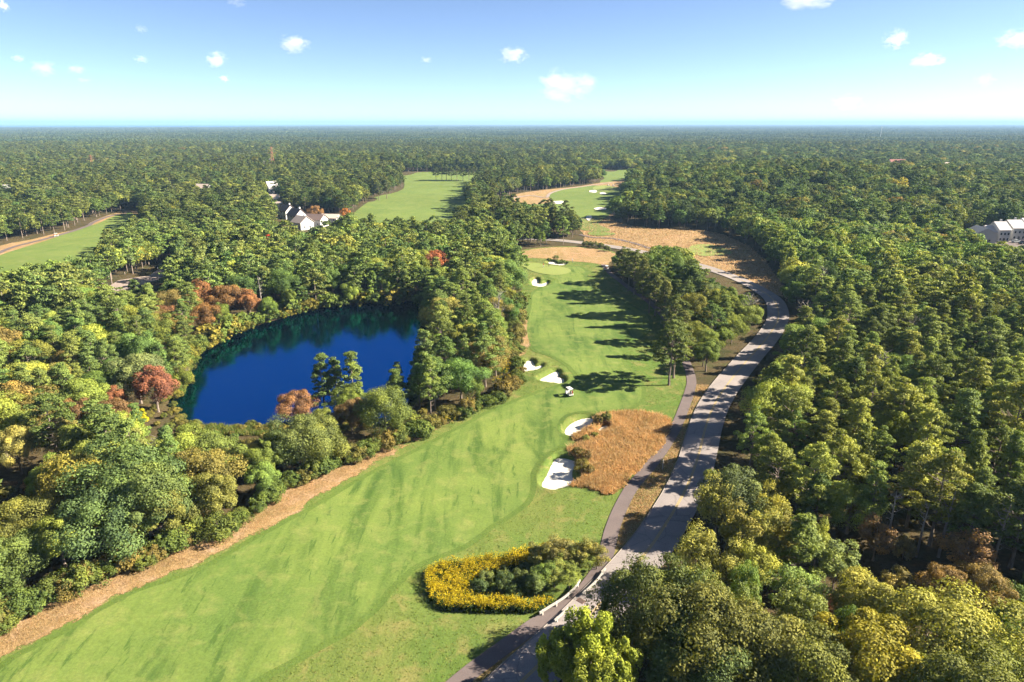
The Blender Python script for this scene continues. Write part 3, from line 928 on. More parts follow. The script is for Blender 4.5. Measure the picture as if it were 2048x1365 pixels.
def add_pine(kind, seed, R, Ht, base, levels, ntuft, nneedle, leaf, shape='round', r0=0.2, dead_limbs=5):
    V, F, L, tips = pine_crown(seed, R, Ht, base, levels, ntuft, nneedle, leaf, shape)
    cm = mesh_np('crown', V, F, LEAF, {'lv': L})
    rng = random.Random(seed)
    limbs = [(x, y, z - 0.15, max(1.0, z - 0.35 * math.hypot(x, y) - 0.2), 0.06) for (x, y, z, s) in tips if rng.random() < 0.75]
    for k in range(dead_limbs):                                    # bare lower limbs
        a = rng.uniform(0, 6.28); r = rng.uniform(.6, 1.6); z = base * rng.uniform(.5, 1.0)
        limbs.append((r * math.cos(a), r * math.sin(a), z + .1, z - .1, 0.04))
    PROTO.setdefault(kind, []).append((cm, trunk_mesh('trunk', Ht, r0, limbs, seed)))

for k, (R, Ht, base) in enumerate([(4.6, 10.5, 2.0), (5.2, 11.5, 2.5), (3.9, 11.0, 2.2), (4.4, 9.5, 1.6), (3.4, 10.0, 2.6)]):
    add_oak('oak', 11 + k, R, Ht, base, 36, 560, 0.235, lobes=0.36)
for k, (R, Ht, base) in enumerate([(2.4, 9.5, 2.0), (2.1, 9.0, 1.6), (2.7, 10.0, 2.4)]):
    add_oak('birch', 31 + k, R, Ht, base, 36, 190, 0.26, r0=0.15, lobes=0.36, aspect=0.6, spiky=0.9)
for k, (R, Ht, base, sh) in enumerate([(2.6, 12.5, 4.2, 'round'), (2.9, 13.5, 4.6, 'cone'), (2.4, 12.0, 3.6, 'cone'), (2.7, 11.5, 3.5, 'round'), (2.3, 13.0, 5.0, 'cone')]):
    add_pine('pine', 51 + k, R, Ht, base, 11, 8, 120, 0.32, sh)
add_pine('lone_pine', 71, 3.3, 14.0, 5.2, 10, 9, 120, 0.40, 'round', 0.28)
add_pine('lone_pine', 72, 3.0, 14.0, 2.5, 11, 8, 120, 0.40, 'cone', 0.24, 0)
for k, (R, Ht) in enumerate([(1.5, 2.4), (1.9, 2.9), (1.2, 1.9)]):
    add_oak('shrub', 81 + k, R, Ht, 0.05, 24, 130, 0.20, nl=5, r0=0.07, lobes=0.42, spiky=0.4)
add_oak('maple', 91, 3.0, 9.5, 0.8, 66, 320, 0.25, lobes=0.24, spiky=1.3, r0=0.22)
add_oak('maple', 92, 2.6, 8.5, 0.8, 58, 320, 0.25, lobes=0.24, spiky=1.3, r0=0.2)

def dead_mesh(seed, Ht, n, spread):
    rng = random.Random(seed); b = MB()
    b.tube([(0, 0, -.3), (0.1, 0, Ht * .5), (0.3, 0.1, Ht)], [0.2, 0.13, 0.03], 6)
    for k in range(n):
        a = rng.uniform(0, 6.28); z = Ht * rng.uniform(.3, .95); r = spread * rng.uniform(.5, 1) * (1.15 - z / Ht * .5)
        e = Vector((r * math.cos(a), r * math.sin(a), z + r * rng.uniform(.2, .8)))
        m = Vector((e.x * .5, e.y * .5, z + .3 * (e.z - z) + rng.uniform(-.1, .2)))
        b.tube([(0.05, 0, z), m, e], [0.08, 0.055, 0.02], 4)
        for j in range(4):
            t = rng.uniform(.4, 1); p = m.lerp(e, t)
            q = p + Vector((rng.uniform(-1, 1), rng.uniform(-1, 1), rng.uniform(.1, 1))) * spread * .35
            b.tube([p, q], [0.035, 0.012], 3)
    return b.mesh('branches', DEADBARK)
DEAD = [dead_mesh(3, 7.5, 22, 2.6), dead_mesh(4, 9.5, 14, 1.1), dead_mesh(5, 5.5, 30, 2.9)]

# lighter models for the mass of the woods
def lod(name, V, F, L, Ht, r0):
    nv = len(V)
    tb = MB().tube([(0, 0, -.4), (0, 0, Ht * .85)], [r0, r0 * .3], 5)
    V2 = np.concatenate([V, np.array(tb.v, float)])
    me = bpy.data.meshes.new(name)
    quads = [f for f in tb.f if len(f) == 4]
    FF = np.concatenate([F, np.array(quads) + nv])
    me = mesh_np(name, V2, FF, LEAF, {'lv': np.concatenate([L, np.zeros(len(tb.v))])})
    me.materials.append(BARK)
    mi = np.zeros(len(FF), np.int32); mi[len(F):] = 1
    me.polygons.foreach_set('material_index', mi)
    return me
LOD = {'oak': [], 'pine': [], 'birch': [], 'shrub': []}
for k, (R, Ht, base) in enumerate([(4.6, 10.5, 2.0), (5.0, 11.5, 2.5), (3.9, 11.0, 2.2), (3.6, 9.8, 2.0)]):
    LOD['oak'].append(lod('tree_model', *broad_crown(111 + k, R, Ht, base, 40, 62, 0.72), Ht, .25))
for k, (R, Ht, base, sh) in enumerate([(2.9, 12.5, 4.5, 'round'), (3.2, 13.5, 5.0, 'round'), (2.5, 12.0, 4.0, 'cone')]):
    LOD['pine'].append(lod('tree_model', *pine_crown(121 + k, R, Ht, base, 9, 7, 34, 0.70, sh, 0.9)[:3], Ht, .2))
LOD['birch'].append(lod('tree_model', *broad_crown(131, 2.6, 9.5, 2.0, 30, 45, 0.6), 9.5, .15))
LOD['shrub'].append(lod('tree_model', *broad_crown(132, 1.8, 2.6, 0.1, 16, 40, 0.45), 1.5, .05))

TINT = {
    'oak': [(0.105, 0.118, 0.026), (0.078, 0.105, 0.026), (0.125, 0.122, 0.028), (0.062, 0.095, 0.028), (0.115, 0.128, 0.032)],
    'pine': [(0.088, 0.108, 0.032), (0.070, 0.094, 0.031), (0.100, 0.112, 0.034)],
    'birch': [(0.165, 0.160, 0.036), (0.140, 0.150, 0.036), (0.180, 0.160, 0.045)],
    'shrub': [(0.090, 0.120, 0.028), (0.130, 0.130, 0.035), (0.110, 0.105, 0.035)],
    'brown': [(0.210, 0.105, 0.050), (0.185, 0.105, 0.045), (0.170, 0.090, 0.050)],
    'russet': [(0.150, 0.110, 0.040), (0.135, 0.115, 0.035)],
}

# ------------------------------------------------------------------ where the trees stand
HOUSE_CLEAR = [catmull(WG(p), 2) for p in (
    [(560, 428), (600, 424), (680, 430), (690, 455), (668, 500), (600, 512), (560, 500), (545, 455)],
    [(528, 388), (552, 386), (560, 402), (575, 425), (560, 440), (540, 430), (524, 405)],
    [(388, 388), (440, 388), (444, 400), (420, 412), (385, 408)],
    [(336, 388), (362, 388), (364, 398), (340, 402)],
    [(1905, 478), (1960, 468), (2070, 462), (2070, 480), (2080, 540), (1985, 548), (1930, 528), (1895, 495)],
    [(1772, 334), (1815, 334), (1818, 345), (1775, 345)], [(1876, 338), (1908, 338), (1908, 348), (1878, 348)],
    [(0, 392), (40, 388), (44, 402), (0, 408)],
    [(190, 596), (240, 560), (340, 524), (365, 540), (345, 610), (260, 665), (195, 660)],
    [(40, 640), (75, 632), (80, 650), (45, 664)])]
LOW = catmull(W([(1650, 1120), (1720, 1100), (1800, 1092), (1900, 1122), (2048, 1168), (2300, 1215), (2560, 1260), (2700, 1450), (2300, 1520), (1960, 1490),
                 (1860, 1470), (1760, 1400), (1690, 1290), (1640, 1200)]), 3)
LOW2 = catmull(W([(-120, 1120), (-60, 985), (40, 960), (140, 945), (170, 965), (130, 1010), (90, 1050), (0, 1130)]), 3)
CREST = catmull(W([(380, 846), (470, 850), (560, 850), (600, 856), (560, 866), (500, 870), (440, 868), (390, 858)]), 3)

RXY = list(zip(*sorted([(p[1], p[0]) for p in ROAD_C if p[0] > 0 or p[1] < 60][:90])))
FRONT = W([(700, 2600), (900, 1500), (1000, 1365), (1250, 1240), (1400, 1330), (1520, 1500), (1560, 2600)])
LOW3 = catmull(W([(345, 800), (370, 850), (480, 856), (600, 858), (640, 900), (590, 960), (520, 1000), (420, 1015), (340, 970), (315, 900), (322, 830)]), 3)
NOTREE = catmull(W([(590, 852), (690, 842), (780, 842), (830, 820), (850, 850), (800, 905), (700, 915), (620, 910)]), 3)
def blocked(p, road_gap=2.6):
    bad = sdist(COURSE, p, 8.0) < np.where((p[:, 0] < 5) & (p[:, 1] < 122), 0.7, 1.8)
    bad |= sdist(POND, p, 6.0) < 1.2
    dr = seg_dist(ROAD_C, p, False, 12.0)
    rxx = np.interp(np.clip(p[:, 1], 40, 190), *RXY)
    bad |= dr < ROAD_HW + road_gap
    bad |= (p[:, 0] > rxx) & (p[:, 1] < 200) & (dr < ROAD_HW + np.where(p[:, 1] < 105, 5.6, 6.0))
    bad |= (p[:, 0] <= rxx) & (p[:, 1] < 260) & (dr < ROAD_HW + 2.4)
    bad |= (p[:, 1] < 58) & (p[:, 0] < 8)
    bad |= seg_dist(PATH_C, p, False, 10.0) < PATH_HW + 1.4
    bad |= inside(VERGE, p)
    bad |= sdist(WETLAND, p, 6.0) < 1.0
    bad |= inside(PARKING, p) | inside(CONDO_LOT, p)
    for q in FAR_OPEN.values(): bad |= sdist(q, p, 6.0) < 2.0
    for q in HOUSE_CLEAR: bad |= inside(q, p)
    bad |= inside(CREST, p) | inside(FRONT, p)
    return bad

def hexgrid(y0, y1, sp, jit, rng, xm=0.80, xc=40.0):
    out = []
    y = y0; row = 0
    while y < y1:
        half = xm * y + xc
        xs = np.arange(-half, half + (25 if y < 400 else 0), sp) + (row % 2) * sp * 0.5
        out.append(np.stack([xs, np.full(len(xs), y)], 1)); y += sp * 0.866; row += 1
    p = np.concatenate(out)
    return p + rng.uniform(-jit, jit, p.shape) * sp

def lownoise(p, s, seed):
    x, y = p[:, 0] / s + seed * 7.3, p[:, 1] / s + seed * 3.1
    return 0.5 + 0.25 * (np.sin(x + 1.7 * np.sin(y * .7)) + np.sin(y * 1.2 + 1.3 * np.sin(x * .8 + seed)))

TREES = []       # dicts: kind, var, x, y, z, s (scale), sz, rot, tint, label/None, group
HAND_XY = []
def hand(px, py, h, kind, var, tint, label, group=None, width=1.0, foot=False, cat='tree', name=None, reserve=1.0):
    base_h = {'oak': [10.5, 11.5, 11, 9.5, 10], 'birch': [9.5, 9, 10], 'pine': [12.5, 13.5, 12, 11.5, 13], 'lone_pine': [14, 14], 'shrub': [2.4, 2.9, 1.9], 'maple': [9.5, 8.5],
              'dead': [7.5, 9.5, 5.5]}[kind][var]
    x, y, z = on_ground(px, py) if foot else under_top(px, py, h * 0.97)
    if not foot and kind not in ('shrub', 'dead') and cat != 'shrub':
        for _ in range(12):
            d = sdist(COURSE, np.array([[x, y], [x + .2, y], [x, y + .2]]), 30.0)
            if d[0] > 2.2: break
            g = np.array([d[1] - d[0], d[2] - d[0]]); g = g / (np.hypot(*g) + 1e-9)
            x += g[0] * .7; y += g[1] * .7
        z = hz(x, y, False)
    if tint: tint = tuple(v * (1.1 if tint[0] > tint[1] * 1.3 else 1.25 if tint[0] > tint[1] * 1.02 else 1.42) for v in tint)
    sz = h / base_h
    if kind == 'oak' and not foot: sz *= 1.12; z -= .12 * h
    TREES.append(dict(kind=kind, var=var, x=x, y=y, z=z, s=sz * width, sz=sz, rot=random.uniform(0, 6.28), tint=tint, label=label, group=group, cat=cat, name=name))
    if tint and not foot and cat == 'tree' and tint[0] > tint[1] * 1.02 and kind == 'oak':
        u = np.array([x, y]) / math.hypot(x, y) * 6.5 * sz
        HAND_XY.append((x - u[0], y - u[1], 3.0 * sz * width))
    HAND_XY.append((x, y, reserve * sz * width * {'oak': 3.4, 'birch': 1.6, 'pine': 1.9, 'lone_pine': 2.3, 'shrub': 1.0, 'maple': 2.3, 'dead': 1.4}[kind]))

BR, RU, YE, LIME = TINT['brown'], TINT['russet'], (0.24, 0.20, 0.03), (0.160, 0.165, 0.022)
hand(1338, 771, 14.0, 'lone_pine', 0, (0.075, 0.098, 0.03), 'tall bare-trunked pine on the grass above the golden patch, front one of two', foot=True)
hand(1347, 757, 13.6, 'lone_pine', 0, (0.085, 0.105, 0.03), 'tall bare-trunked pine just behind the lone pine on the grass', foot=True)
for i, (px, py, h) in enumerate([(1256, 583, 14.0), (1268, 590, 14.5), (1285, 600, 13.5), (1298, 627, 14.0), (1310, 632, 13.0), (1328, 655, 13.5), (1345, 690, 13.0), (1245, 566, 12.5), (1362, 718, 12.0)]):
    hand(px, py, h, 'lone_pine' if i % 3 != 2 else 'pine', 0 if i % 3 != 2 else 1, [(0.080, 0.098, 0.03), (0.090, 0.105, 0.032), (0.100, 0.108, 0.034)][i % 3],
         ['second', 'third', 'fourth', 'fifth', 'sixth', 'seventh', 'eighth', 'topmost', 'ninth'][i] + ' tall pine counted down the cart path edge of the island', 'tall pines along the cart path', foot=True, reserve=.8)
hand(640, 712, 13.5, 'lone_pine', 1, (0.075, 0.110, 0.034), 'dark green pine against the blue pond, leftmost of the three')
hand(668, 722, 12.0, 'pine', 2, (0.080, 0.112, 0.034), 'smaller pine between two taller pines at the pond')
hand(700, 707, 14.0, 'lone_pine', 1, (0.095, 0.128, 0.036), 'sunlit green pine with pale trunk against the blue pond, rightmost of the three')
hand(793, 729, 8.5, 'pine', 2, (0.080, 0.110, 0.034), 'slim young pine standing alone at the right shore of the pond')
hand(395, 566, 10.5, 'oak', 1, BR[0], 'largest reddish brown tree on the far left shore of the pond')
hand(452, 572, 9.5, 'oak', 3, BR[1], 'brown tree right of the largest brown one above the pond')
hand(492, 590, 8.5, 'oak', 4, BR[0], 'narrow brown tree above the upper left corner of the pond')
hand(330, 612, 8.0, 'oak', 3, BR[2], 'low reddish tree left of the big brown one behind the pond')
hand(410, 610, 8.0, 'oak', 0, BR[1], 'brown leafed tree in front of the large brown one by the water')
hand(302, 738, 9.5, 'oak', 4, (0.20, 0.085, 0.055), 'dark red tree at the left end of the pond')
hand(220, 775, 6.0, 'oak', 4, (0.19, 0.085, 0.05), 'small dull red tree left of the dark red one by the pond')
hand(150, 800, 8.0, 'oak', 2, (0.155, 0.095, 0.045), 'rusty brown oak in the left woods below the dull red tree')
hand(215, 805, 7.5, 'oak', 3, (0.16, 0.10, 0.05), 'brownish oak beside the bright yellow bush at left')
hand(60, 790, 9.5, 'oak', 1, (0.15, 0.125, 0.04), 'broad golden brown oak at the left edge of the picture')
hand(276, 822, 4.5, 'birch', 1, (0.36, 0.34, 0.02), 'bright yellow bush among brown trees left of the pond', width=1.2)
hand(870, 503, 11.0, 'oak', 3, (0.25, 0.095, 0.05), 'bright russet tree at the upper right of the pond')
hand(900, 520, 9.0, 'oak', 4, (0.20, 0.11, 0.05), 'faded brown tree right of the russet tree by the pond')
hand(535, 471, 9.0, 'oak', 4, (0.36, 0.03, 0.012), 'small bright red tree below the white houses', width=.8)
hand(505, 390, 12.0, 'oak', 1, (0.26, 0.16, 0.03), 'orange and yellow tree left of the white houses')
hand(215, 350, 11.0, 'oak', 0, (0.24, 0.19, 0.04), 'yellowing treetop above the far left fairway')
hand(285, 349, 11.0, 'oak', 1, (0.25, 0.19, 0.05), 'yellow treetop right of the other yellowing tree, far left')
hand(362, 354, 11.0, 'oak', 0, (0.22, 0.18, 0.04), 'yellow-green tree above the small white gable, far left')
hand(630, 412, 9.0, 'oak', 3, (0.22, 0.13, 0.06), 'tan tree standing right in front of the white houses', width=.8)
hand(690, 417, 6.0, 'oak', 3, (0.30, 0.13, 0.03), 'small orange tree at the edge of the centre-left fairway', width=.8)
hand(590, 785, 7.0, 'oak', 3, (0.20, 0.11, 0.06), 'reddish brown tree at the near shore of the pond')
hand(700, 800, 7.0, 'oak', 4, (0.17, 0.115, 0.055), 'brownish tree below the pines at the pond')
hand(600, 838, 9.5, 'oak', 1, (0.085, 0.105, 0.036), 'broad round grey-green oak at the near shore of the pond')
hand(665, 850, 8.5, 'oak', 3, (0.10, 0.115, 0.034), 'olive oak right of the grey-green one near the pond')
hand(775, 785, 9.5, 'oak', 0, (0.088, 0.112, 0.030), 'rounded green oak below the slim young pine')
hand(560, 862, 8.0, 'oak', 4, (0.070, 0.095, 0.034), 'dark green oak left of the broad grey-green one')
hand(240, 905, 12.5, 'oak', 1, (0.062, 0.094, 0.032), 'largest dark green oak beside the straw strip at lower left', width=1.15)
hand(145, 915, 10.5, 'oak', 0, (0.165, 0.150, 0.034), 'yellow-topped oak left of the largest dark oak')
hand(300, 945, 11.0, 'oak', 2, (0.078, 0.105, 0.034), 'dark green oak on the straw strip, right of the largest one')
hand(200, 985, 10.0, 'oak', 3, (0.058, 0.090, 0.036), 'blue-green oak in front of the largest oak at the straw strip')
hand(395, 905, 9.0, 'oak', 3, (0.135, 0.120, 0.036), 'olive gold oak beside the straw strip below the pond')
hand(440, 960, 8.0, 'oak', 4, (0.115, 0.118, 0.034), 'olive oak hanging over the straw strip below the pond')
hand(35, 1000, 8.0, 'oak', 1, (0.125, 0.130, 0.034), 'light green oak at the left edge above the straw strip')
hand(25, 1075, 7.0, 'oak', 3, (0.085, 0.115, 0.034), 'green oak at the left edge, lowest of the left woods')
hand(330, 985, 9.0, 'oak', 0, (0.105, 0.110, 0.030), 'olive green oak nearest the middle of the straw strip')
hand(1288, 1136, 11.5, 'oak', 1, (0.058, 0.072, 0.022), 'round dark oak over the road beside the guardrails', width=.78)
hand(1385, 1165, 10.5, 'oak', 0, (0.055, 0.074, 0.024), 'dark oak right of the round one over the road')
hand(1420, 1195, 11.5, 'oak', 1, (0.080, 0.084, 0.024), 'olive oak in the middle of the bottom right woods')
hand(1345, 1250, 8.5, 'oak', 4, (0.045, 0.066, 0.024), 'shaded dark green oak below the round oak at the road')
hand(1440, 1290, 8.5, 'oak', 2, (0.050, 0.072, 0.026), 'dark oak at the bottom edge right of the lime tree')
hand(1530, 1235, 10.0, 'oak', 3, (0.088, 0.092, 0.026), 'wide olive oak at the bottom between dark oak and golden oak')
hand(1185, 1242, 9.5, 'maple', 0, (0.150, 0.180, 0.022), 'bright lime-yellow tree at the bottom beside the road, tallest plume')
hand(1128, 1268, 8.0, 'maple', 1, (0.140, 0.165, 0.024), 'bright lime tree overhanging the road at the bottom edge')
hand(1235, 1300, 8.0, 'maple', 1, (0.140, 0.165, 0.022), 'bright lime tree at the bottom edge right of the tallest plume')
hand(1180, 1320, 7.5, 'maple', 0, (0.145, 0.165, 0.024), 'lowest bright lime crown at the bottom edge of the picture')
hand(1915, 1208, 11.0, 'oak', 1, (0.150, 0.152, 0.032), 'great round olive-yellow oak at the lower right', width=1.25)
hand(1765, 1262, 10.0, 'oak', 3, (0.185, 0.170, 0.026), 'golden green oak at the bottom left of the great round oak')
hand(1740, 1158, 8.5, 'oak', 2, (0.155, 0.152, 0.034), 'pale yellow-green oak above the small orange shrub')
hand(1640, 1290, 9.5, 'oak', 0, (0.090, 0.100, 0.026), 'olive oak at the bottom edge left of the golden one')
hand(1985, 1290, 9.0, 'oak', 3, (0.120, 0.140, 0.032), 'green oak at the lower right corner')
hand(1850, 1310, 8.5, 'oak', 4, (0.130, 0.150, 0.032), 'yellow-green oak at the bottom below the great round oak')
hand(1600, 1060, 7.0, 'birch', 0, (0.120, 0.150, 0.050), 'silvery green small tree left of the brown thicket', width=1.4)
hand(1680, 1090, 7.0, 'birch', 1, (0.125, 0.155, 0.055), 'silvery green small tree right of its twin by the brown thicket', width=1.4)
hand(1600, 1150, 7.0, 'birch', 2, (0.105, 0.150, 0.045), 'fresh green small tree below the silvery ones', width=1.5)
hand(1690, 1228, 4.0, 'oak', 3, (0.23, 0.125, 0.055), 'orange-tipped round shrub above the golden oak', cat='shrub', width=.95, name='shrub')
hand(1680, 1195, 3.0, 'oak', 3, (0.24, 0.12, 0.06), 'small reddish shrub above the orange-tipped round one', cat='shrub', width=.95, name='shrub')
hand(1760, 1045, 6.0, 'birch', 1, (0.20, 0.125, 0.06), 'brown leafed small tree under the pines', width=1.5)
hand(1945, 1075, 6.5, 'birch', 0, (0.21, 0.13, 0.065), 'tallest brown tree of the thicket at right', width=1.6)
hand(1900, 1140, 5.0, 'oak', 3, (0.20, 0.135, 0.055), 'brown shrub in the middle of the right thicket', cat='shrub', width=.95, name='shrub')
hand(1975, 1140, 5.5, 'oak', 3, (0.185, 0.140, 0.055), 'golden brown shrub at the right of the thicket', cat='shrub', width=.95, name='shrub')
hand(1930, 1175, 3.5, 'oak', 3, (0.24, 0.105, 0.05), 'reddish shrub below the brown thicket', cat='shrub', width=.95, name='shrub')
for i, (px, py, h) in enumerate([(1440, 968, 9.0), (1490, 1028, 10.0), (1525, 1032, 9.5), (1400, 1065, 8.5), (1560, 1038, 9.0), (1390, 1140, 8.0), (1470, 1110, 7.5)]):
    hand(px, py, h, 'birch', i % 3, [(0.165, 0.165, 0.045), (0.180, 0.165, 0.040), (0.150, 0.155, 0.042)][i % 3],
         ['slender pale tree leaning over the road, topmost of the yellow-green row', 'tall yellow-green tree with thin stems right of the road', 'yellow-green tree right of the tall thin-stemmed one',
          'pale yellow-green tree at the road edge above the round dark oak', 'bright yellow-green tree at the right of the pale row', 'golden yellow small tree just above the round dark oak',
          'grey-green thin tree in the gap behind the golden one'][i], group='pale slender trees beside the road', width=1.15)
hand(1618, 612, 8.0, 'dead', 2, None, 'bare lilac-grey tree at the edge of the road bend', cat='dead tree')
hand(300, 880, 7.5, 'dead', 0, None, 'bleached dead tree behind the largest dark oak', cat='dead tree')
hand(475, 893, 6.0, 'dead', 1, None, 'pair of bare grey stems near the lower shore of the pond', cat='dead tree')
hand(930, 690, 7.5, 'dead', 0, None, 'white dead branches in the trees between pond and bunkers', cat='dead tree')
hand(820, 752, 6.0, 'dead', 1, None, 'dead grey tree leaning at the pond beside the slim young pine', cat='dead tree')
hand(372, 736, 4.0, 'dead', 0, None, 'dead white branch over the left shore of the pond', cat='dead tree')
hand(740, 560, 7.0, 'dead', 0, None, 'grey bare tree behind the far shore of the pond', cat='dead tree')
for i, (px, py, h) in enumerate([(1795, 985, 9.5), (1905, 985, 10.0), (1855, 1005, 8.5), (2015, 1010, 10.0)]):
    hand(px, py, h, 'dead', 1, None, ['pale dead trunk under the pines left of the brown thicket', 'reddish pale dead trunk above the brown thicket', 'thin dead trunk between two paler ones', 'pale dead trunk at the right edge above the thicket'][i],
         group='dead trunks among the right pines', cat='dead tree', reserve=.5)
# shrubs of the wetland and the golden patch
for i, (px, py, h, v, t, lab) in enumerate([
        (1080, 1092, 4.2, 1, (0.115, 0.115, 0.036), 'leftmost tall shrub of the wetland thicket by the path'),
        (1118, 1082, 4.8, 0, (0.135, 0.125, 0.045), 'pale grey-green tall shrub in the wetland thicket'),
        (1160, 1085, 4.6, 1, (0.120, 0.118, 0.036), 'olive tall shrub at the back of the wetland thicket'),
        (1195, 1092, 3.8, 2, (0.130, 0.120, 0.036), 'rightmost shrub of the wetland thicket against the cart path'),
        (1110, 1130, 3.6, 0, (0.110, 0.125, 0.034), 'green shrub in the middle of the wetland thicket'),
        (1070, 1150, 3.4, 1, (0.080, 0.105, 0.034), 'front shrub of the wetland thicket above the yellow flowers'),
        (1140, 1140, 3.0, 2, (0.110, 0.135, 0.032), 'low green shrub beside the curved white guardrail'),
        (1010, 1150, 2.2, 1, (0.055, 0.080, 0.032), 'dark low shrub in the hollow within the yellow flowers'),
        (960, 1160, 1.9, 0, (0.050, 0.075, 0.032), 'dark shrub at the left of the hollow within the yellow flowers'),
        (1030, 1175, 1.9, 2, (0.055, 0.080, 0.030), 'small dark shrub low in the hollow of the wetland')]):
    if i < 7: hand(px, py, h, 'birch', v, tuple(c * 1.15 for c in t), lab, group='shrubs of the yellow-flowered wetland', cat='shrub', width=1.55, name='shrub')
    else: hand(px, py, h, 'shrub', v, t, lab, group='shrubs of the yellow-flowered wetland', cat='shrub', width=.85)
for i, (px, py, h, v, t, lab) in enumerate([
        (1212, 836, 1.6, 0, (0.085, 0.095, 0.028), 'green shrub beside the tiny sand pocket in the golden grass'),
        (1196, 833, 1.4, 2, (0.105, 0.085, 0.03), 'brown-green shrub at the tip of the upper sand bunker'),
        (1172, 872, 1.1, 1, (0.110, 0.125, 0.032), 'low green shrub below the upper bunker in the golden patch'),
        (1190, 866, 1.0, 2, (0.120, 0.125, 0.035), 'small low green shrub under the tiny sand pocket'),
        (1156, 896, 1.5, 1, (0.085, 0.075, 0.025), 'dark brownish shrub above the largest sand bunker'),
        (1172, 905, 1.5, 0, (0.110, 0.080, 0.03), 'brown shrub right of the dark one above the largest bunker'),
        (1164, 922, 2.0, 1, (0.105, 0.090, 0.022), 'dark shrub with yellow tips shading the largest sand bunker'),
        (1178, 932, 1.5, 2, (0.110, 0.085, 0.03), 'brown shrub just right of the yellow-tipped one')]):
    hand(px, py, h, 'shrub', v, t, lab, group='shrubs in the golden tall grass', cat='shrub')
for i, (px, py, h, v) in enumerate([(1170, 483, 2.5, 0), (1190, 485, 2.8, 1), (1202, 487, 2.4, 2), (1215, 492, 2.6, 0), (1180, 484, 2.2, 2)]):
    hand(px, py, h, 'shrub', v, (0.075, 0.085, 0.03), 'dark roadside shrub in the row along the upper road', group='row of shrubs along the upper road', cat='shrub')
for i, (px, py, h, v) in enumerate([(1112, 516, 1.8, 1), (1126, 517, 1.8, 0), (1052, 513, 1.4, 2), (1098, 515, 1.3, 2)]):
    hand(px, py, h, 'shrub', v, (0.075, 0.100, 0.026), ['green shrub right behind the shallow bunker', 'green shrub at the right of the shallow bunker behind the green', 'small shrub in the dry grass left of the putting green', 'tiny shrub left of the shallow bunker behind the green'][i],
         group='shrubs behind the putting green', cat='shrub')

_hp = np.random.default_rng(8)
for i in range(16):
    px, py = _hp.uniform(950, 1180), _hp.uniform(1140, 1205)
    if py > 1225 - (px - 1040) * .55: continue
    big = px > 1060
    hand(px, py, _hp.uniform(2.6, 4.0) if big else _hp.uniform(1.3, 1.9), 'birch' if big else 'shrub', i % 3, (0.085 + .05 * _hp.random() * big, 0.105 + .03 * big, 0.034),
         'olive shrub filling the wetland thicket beside the curved guardrail' if big else 'dark low shrub filling the hollow of the wetland', 'thicket fill of the wetland' if big else 'dark shrubs of the wetland hollow',
         width=1.5 if big else 1.1, cat='shrub', name='shrub', foot=True)
for i, (px, py) in enumerate([(872, 362), (884, 361), (893, 362), (903, 363), (914, 362), (926, 363), (938, 362), (948, 363), (758, 402), (774, 398), (1055, 372), (1075, 371)]):
    hand(px, py, 13.0 + (i * 37 % 5) * .5, 'lone_pine', 0, (0.062, 0.080, 0.028), 'dark pine with bare trunk in the row across the far fairway' if i < 8 else 'dark pine standing at the rim of a far fairway', 'pines on the far fairways', foot=True)

# --- scattered trees
rng = np.random.default_rng(21)
near = hexgrid(38, 330, 5.5, 0.42, rng, 0.80, 36)
mid = hexgrid(330, 760, 7.0, 0.42, rng, 0.80, 20)
far = hexgrid(760, 1700, 9.5, 0.42, rng, 0.78, 20)
def keep_free(p, gap):
    p = p[~blocked(p)]
    H_ = np.array([(a, b) for a, b, _ in HAND_XY]); r_ = np.array([c for _, _, c in HAND_XY])
    ok = np.ones(len(p), bool)
    for q, r in zip(H_, r_):
        ok &= np.hypot(p[:, 0] - q[0], p[:, 1] - q[1]) > r + gap
    return p[ok]
near = keep_free(near, 1.0); mid = keep_free(mid, 1.0)
far = far[~blocked(far)]
SC_PTS = np.concatenate([near, mid, far])
SC_Z = height(SC_PTS, False)
SC_PX, SC_PY = to_px(SC_PTS[:, 0], SC_PTS[:, 1], SC_Z)
NZ1, NZ2, NZ3 = lownoise(SC_PTS, 14.0, 1), lownoise(SC_PTS, 30.0, 2), lownoise(SC_PTS, 9.0, 3)
IN_LOW = inside(LOW, SC_PTS); IN_LOW2 = inside(LOW2, SC_PTS); IN_LOW3 = inside(LOW3, SC_PTS)
IN_NT = inside(NOTREE, SC_PTS)
ROADX = np.interp(np.clip(SC_PTS[:, 1], 40, 190), *RXY)
IN_ISL = inside(W([(1195, 500), (1300, 498), (1450, 540), (1545, 585), (1556, 630), (1520, 700), (1440, 775), (1380, 815), (1330, 700), (1200, 560)]), SC_PTS)
RD = seg_dist(ROAD_C, SC_PTS, False, 20.0)
EDGE = np.minimum(sdist(COURSE, SC_PTS, 8.0), sdist(POND, SC_PTS, 8.0))
rnd = rng.uniform(size=(len(SC_PTS), 8))
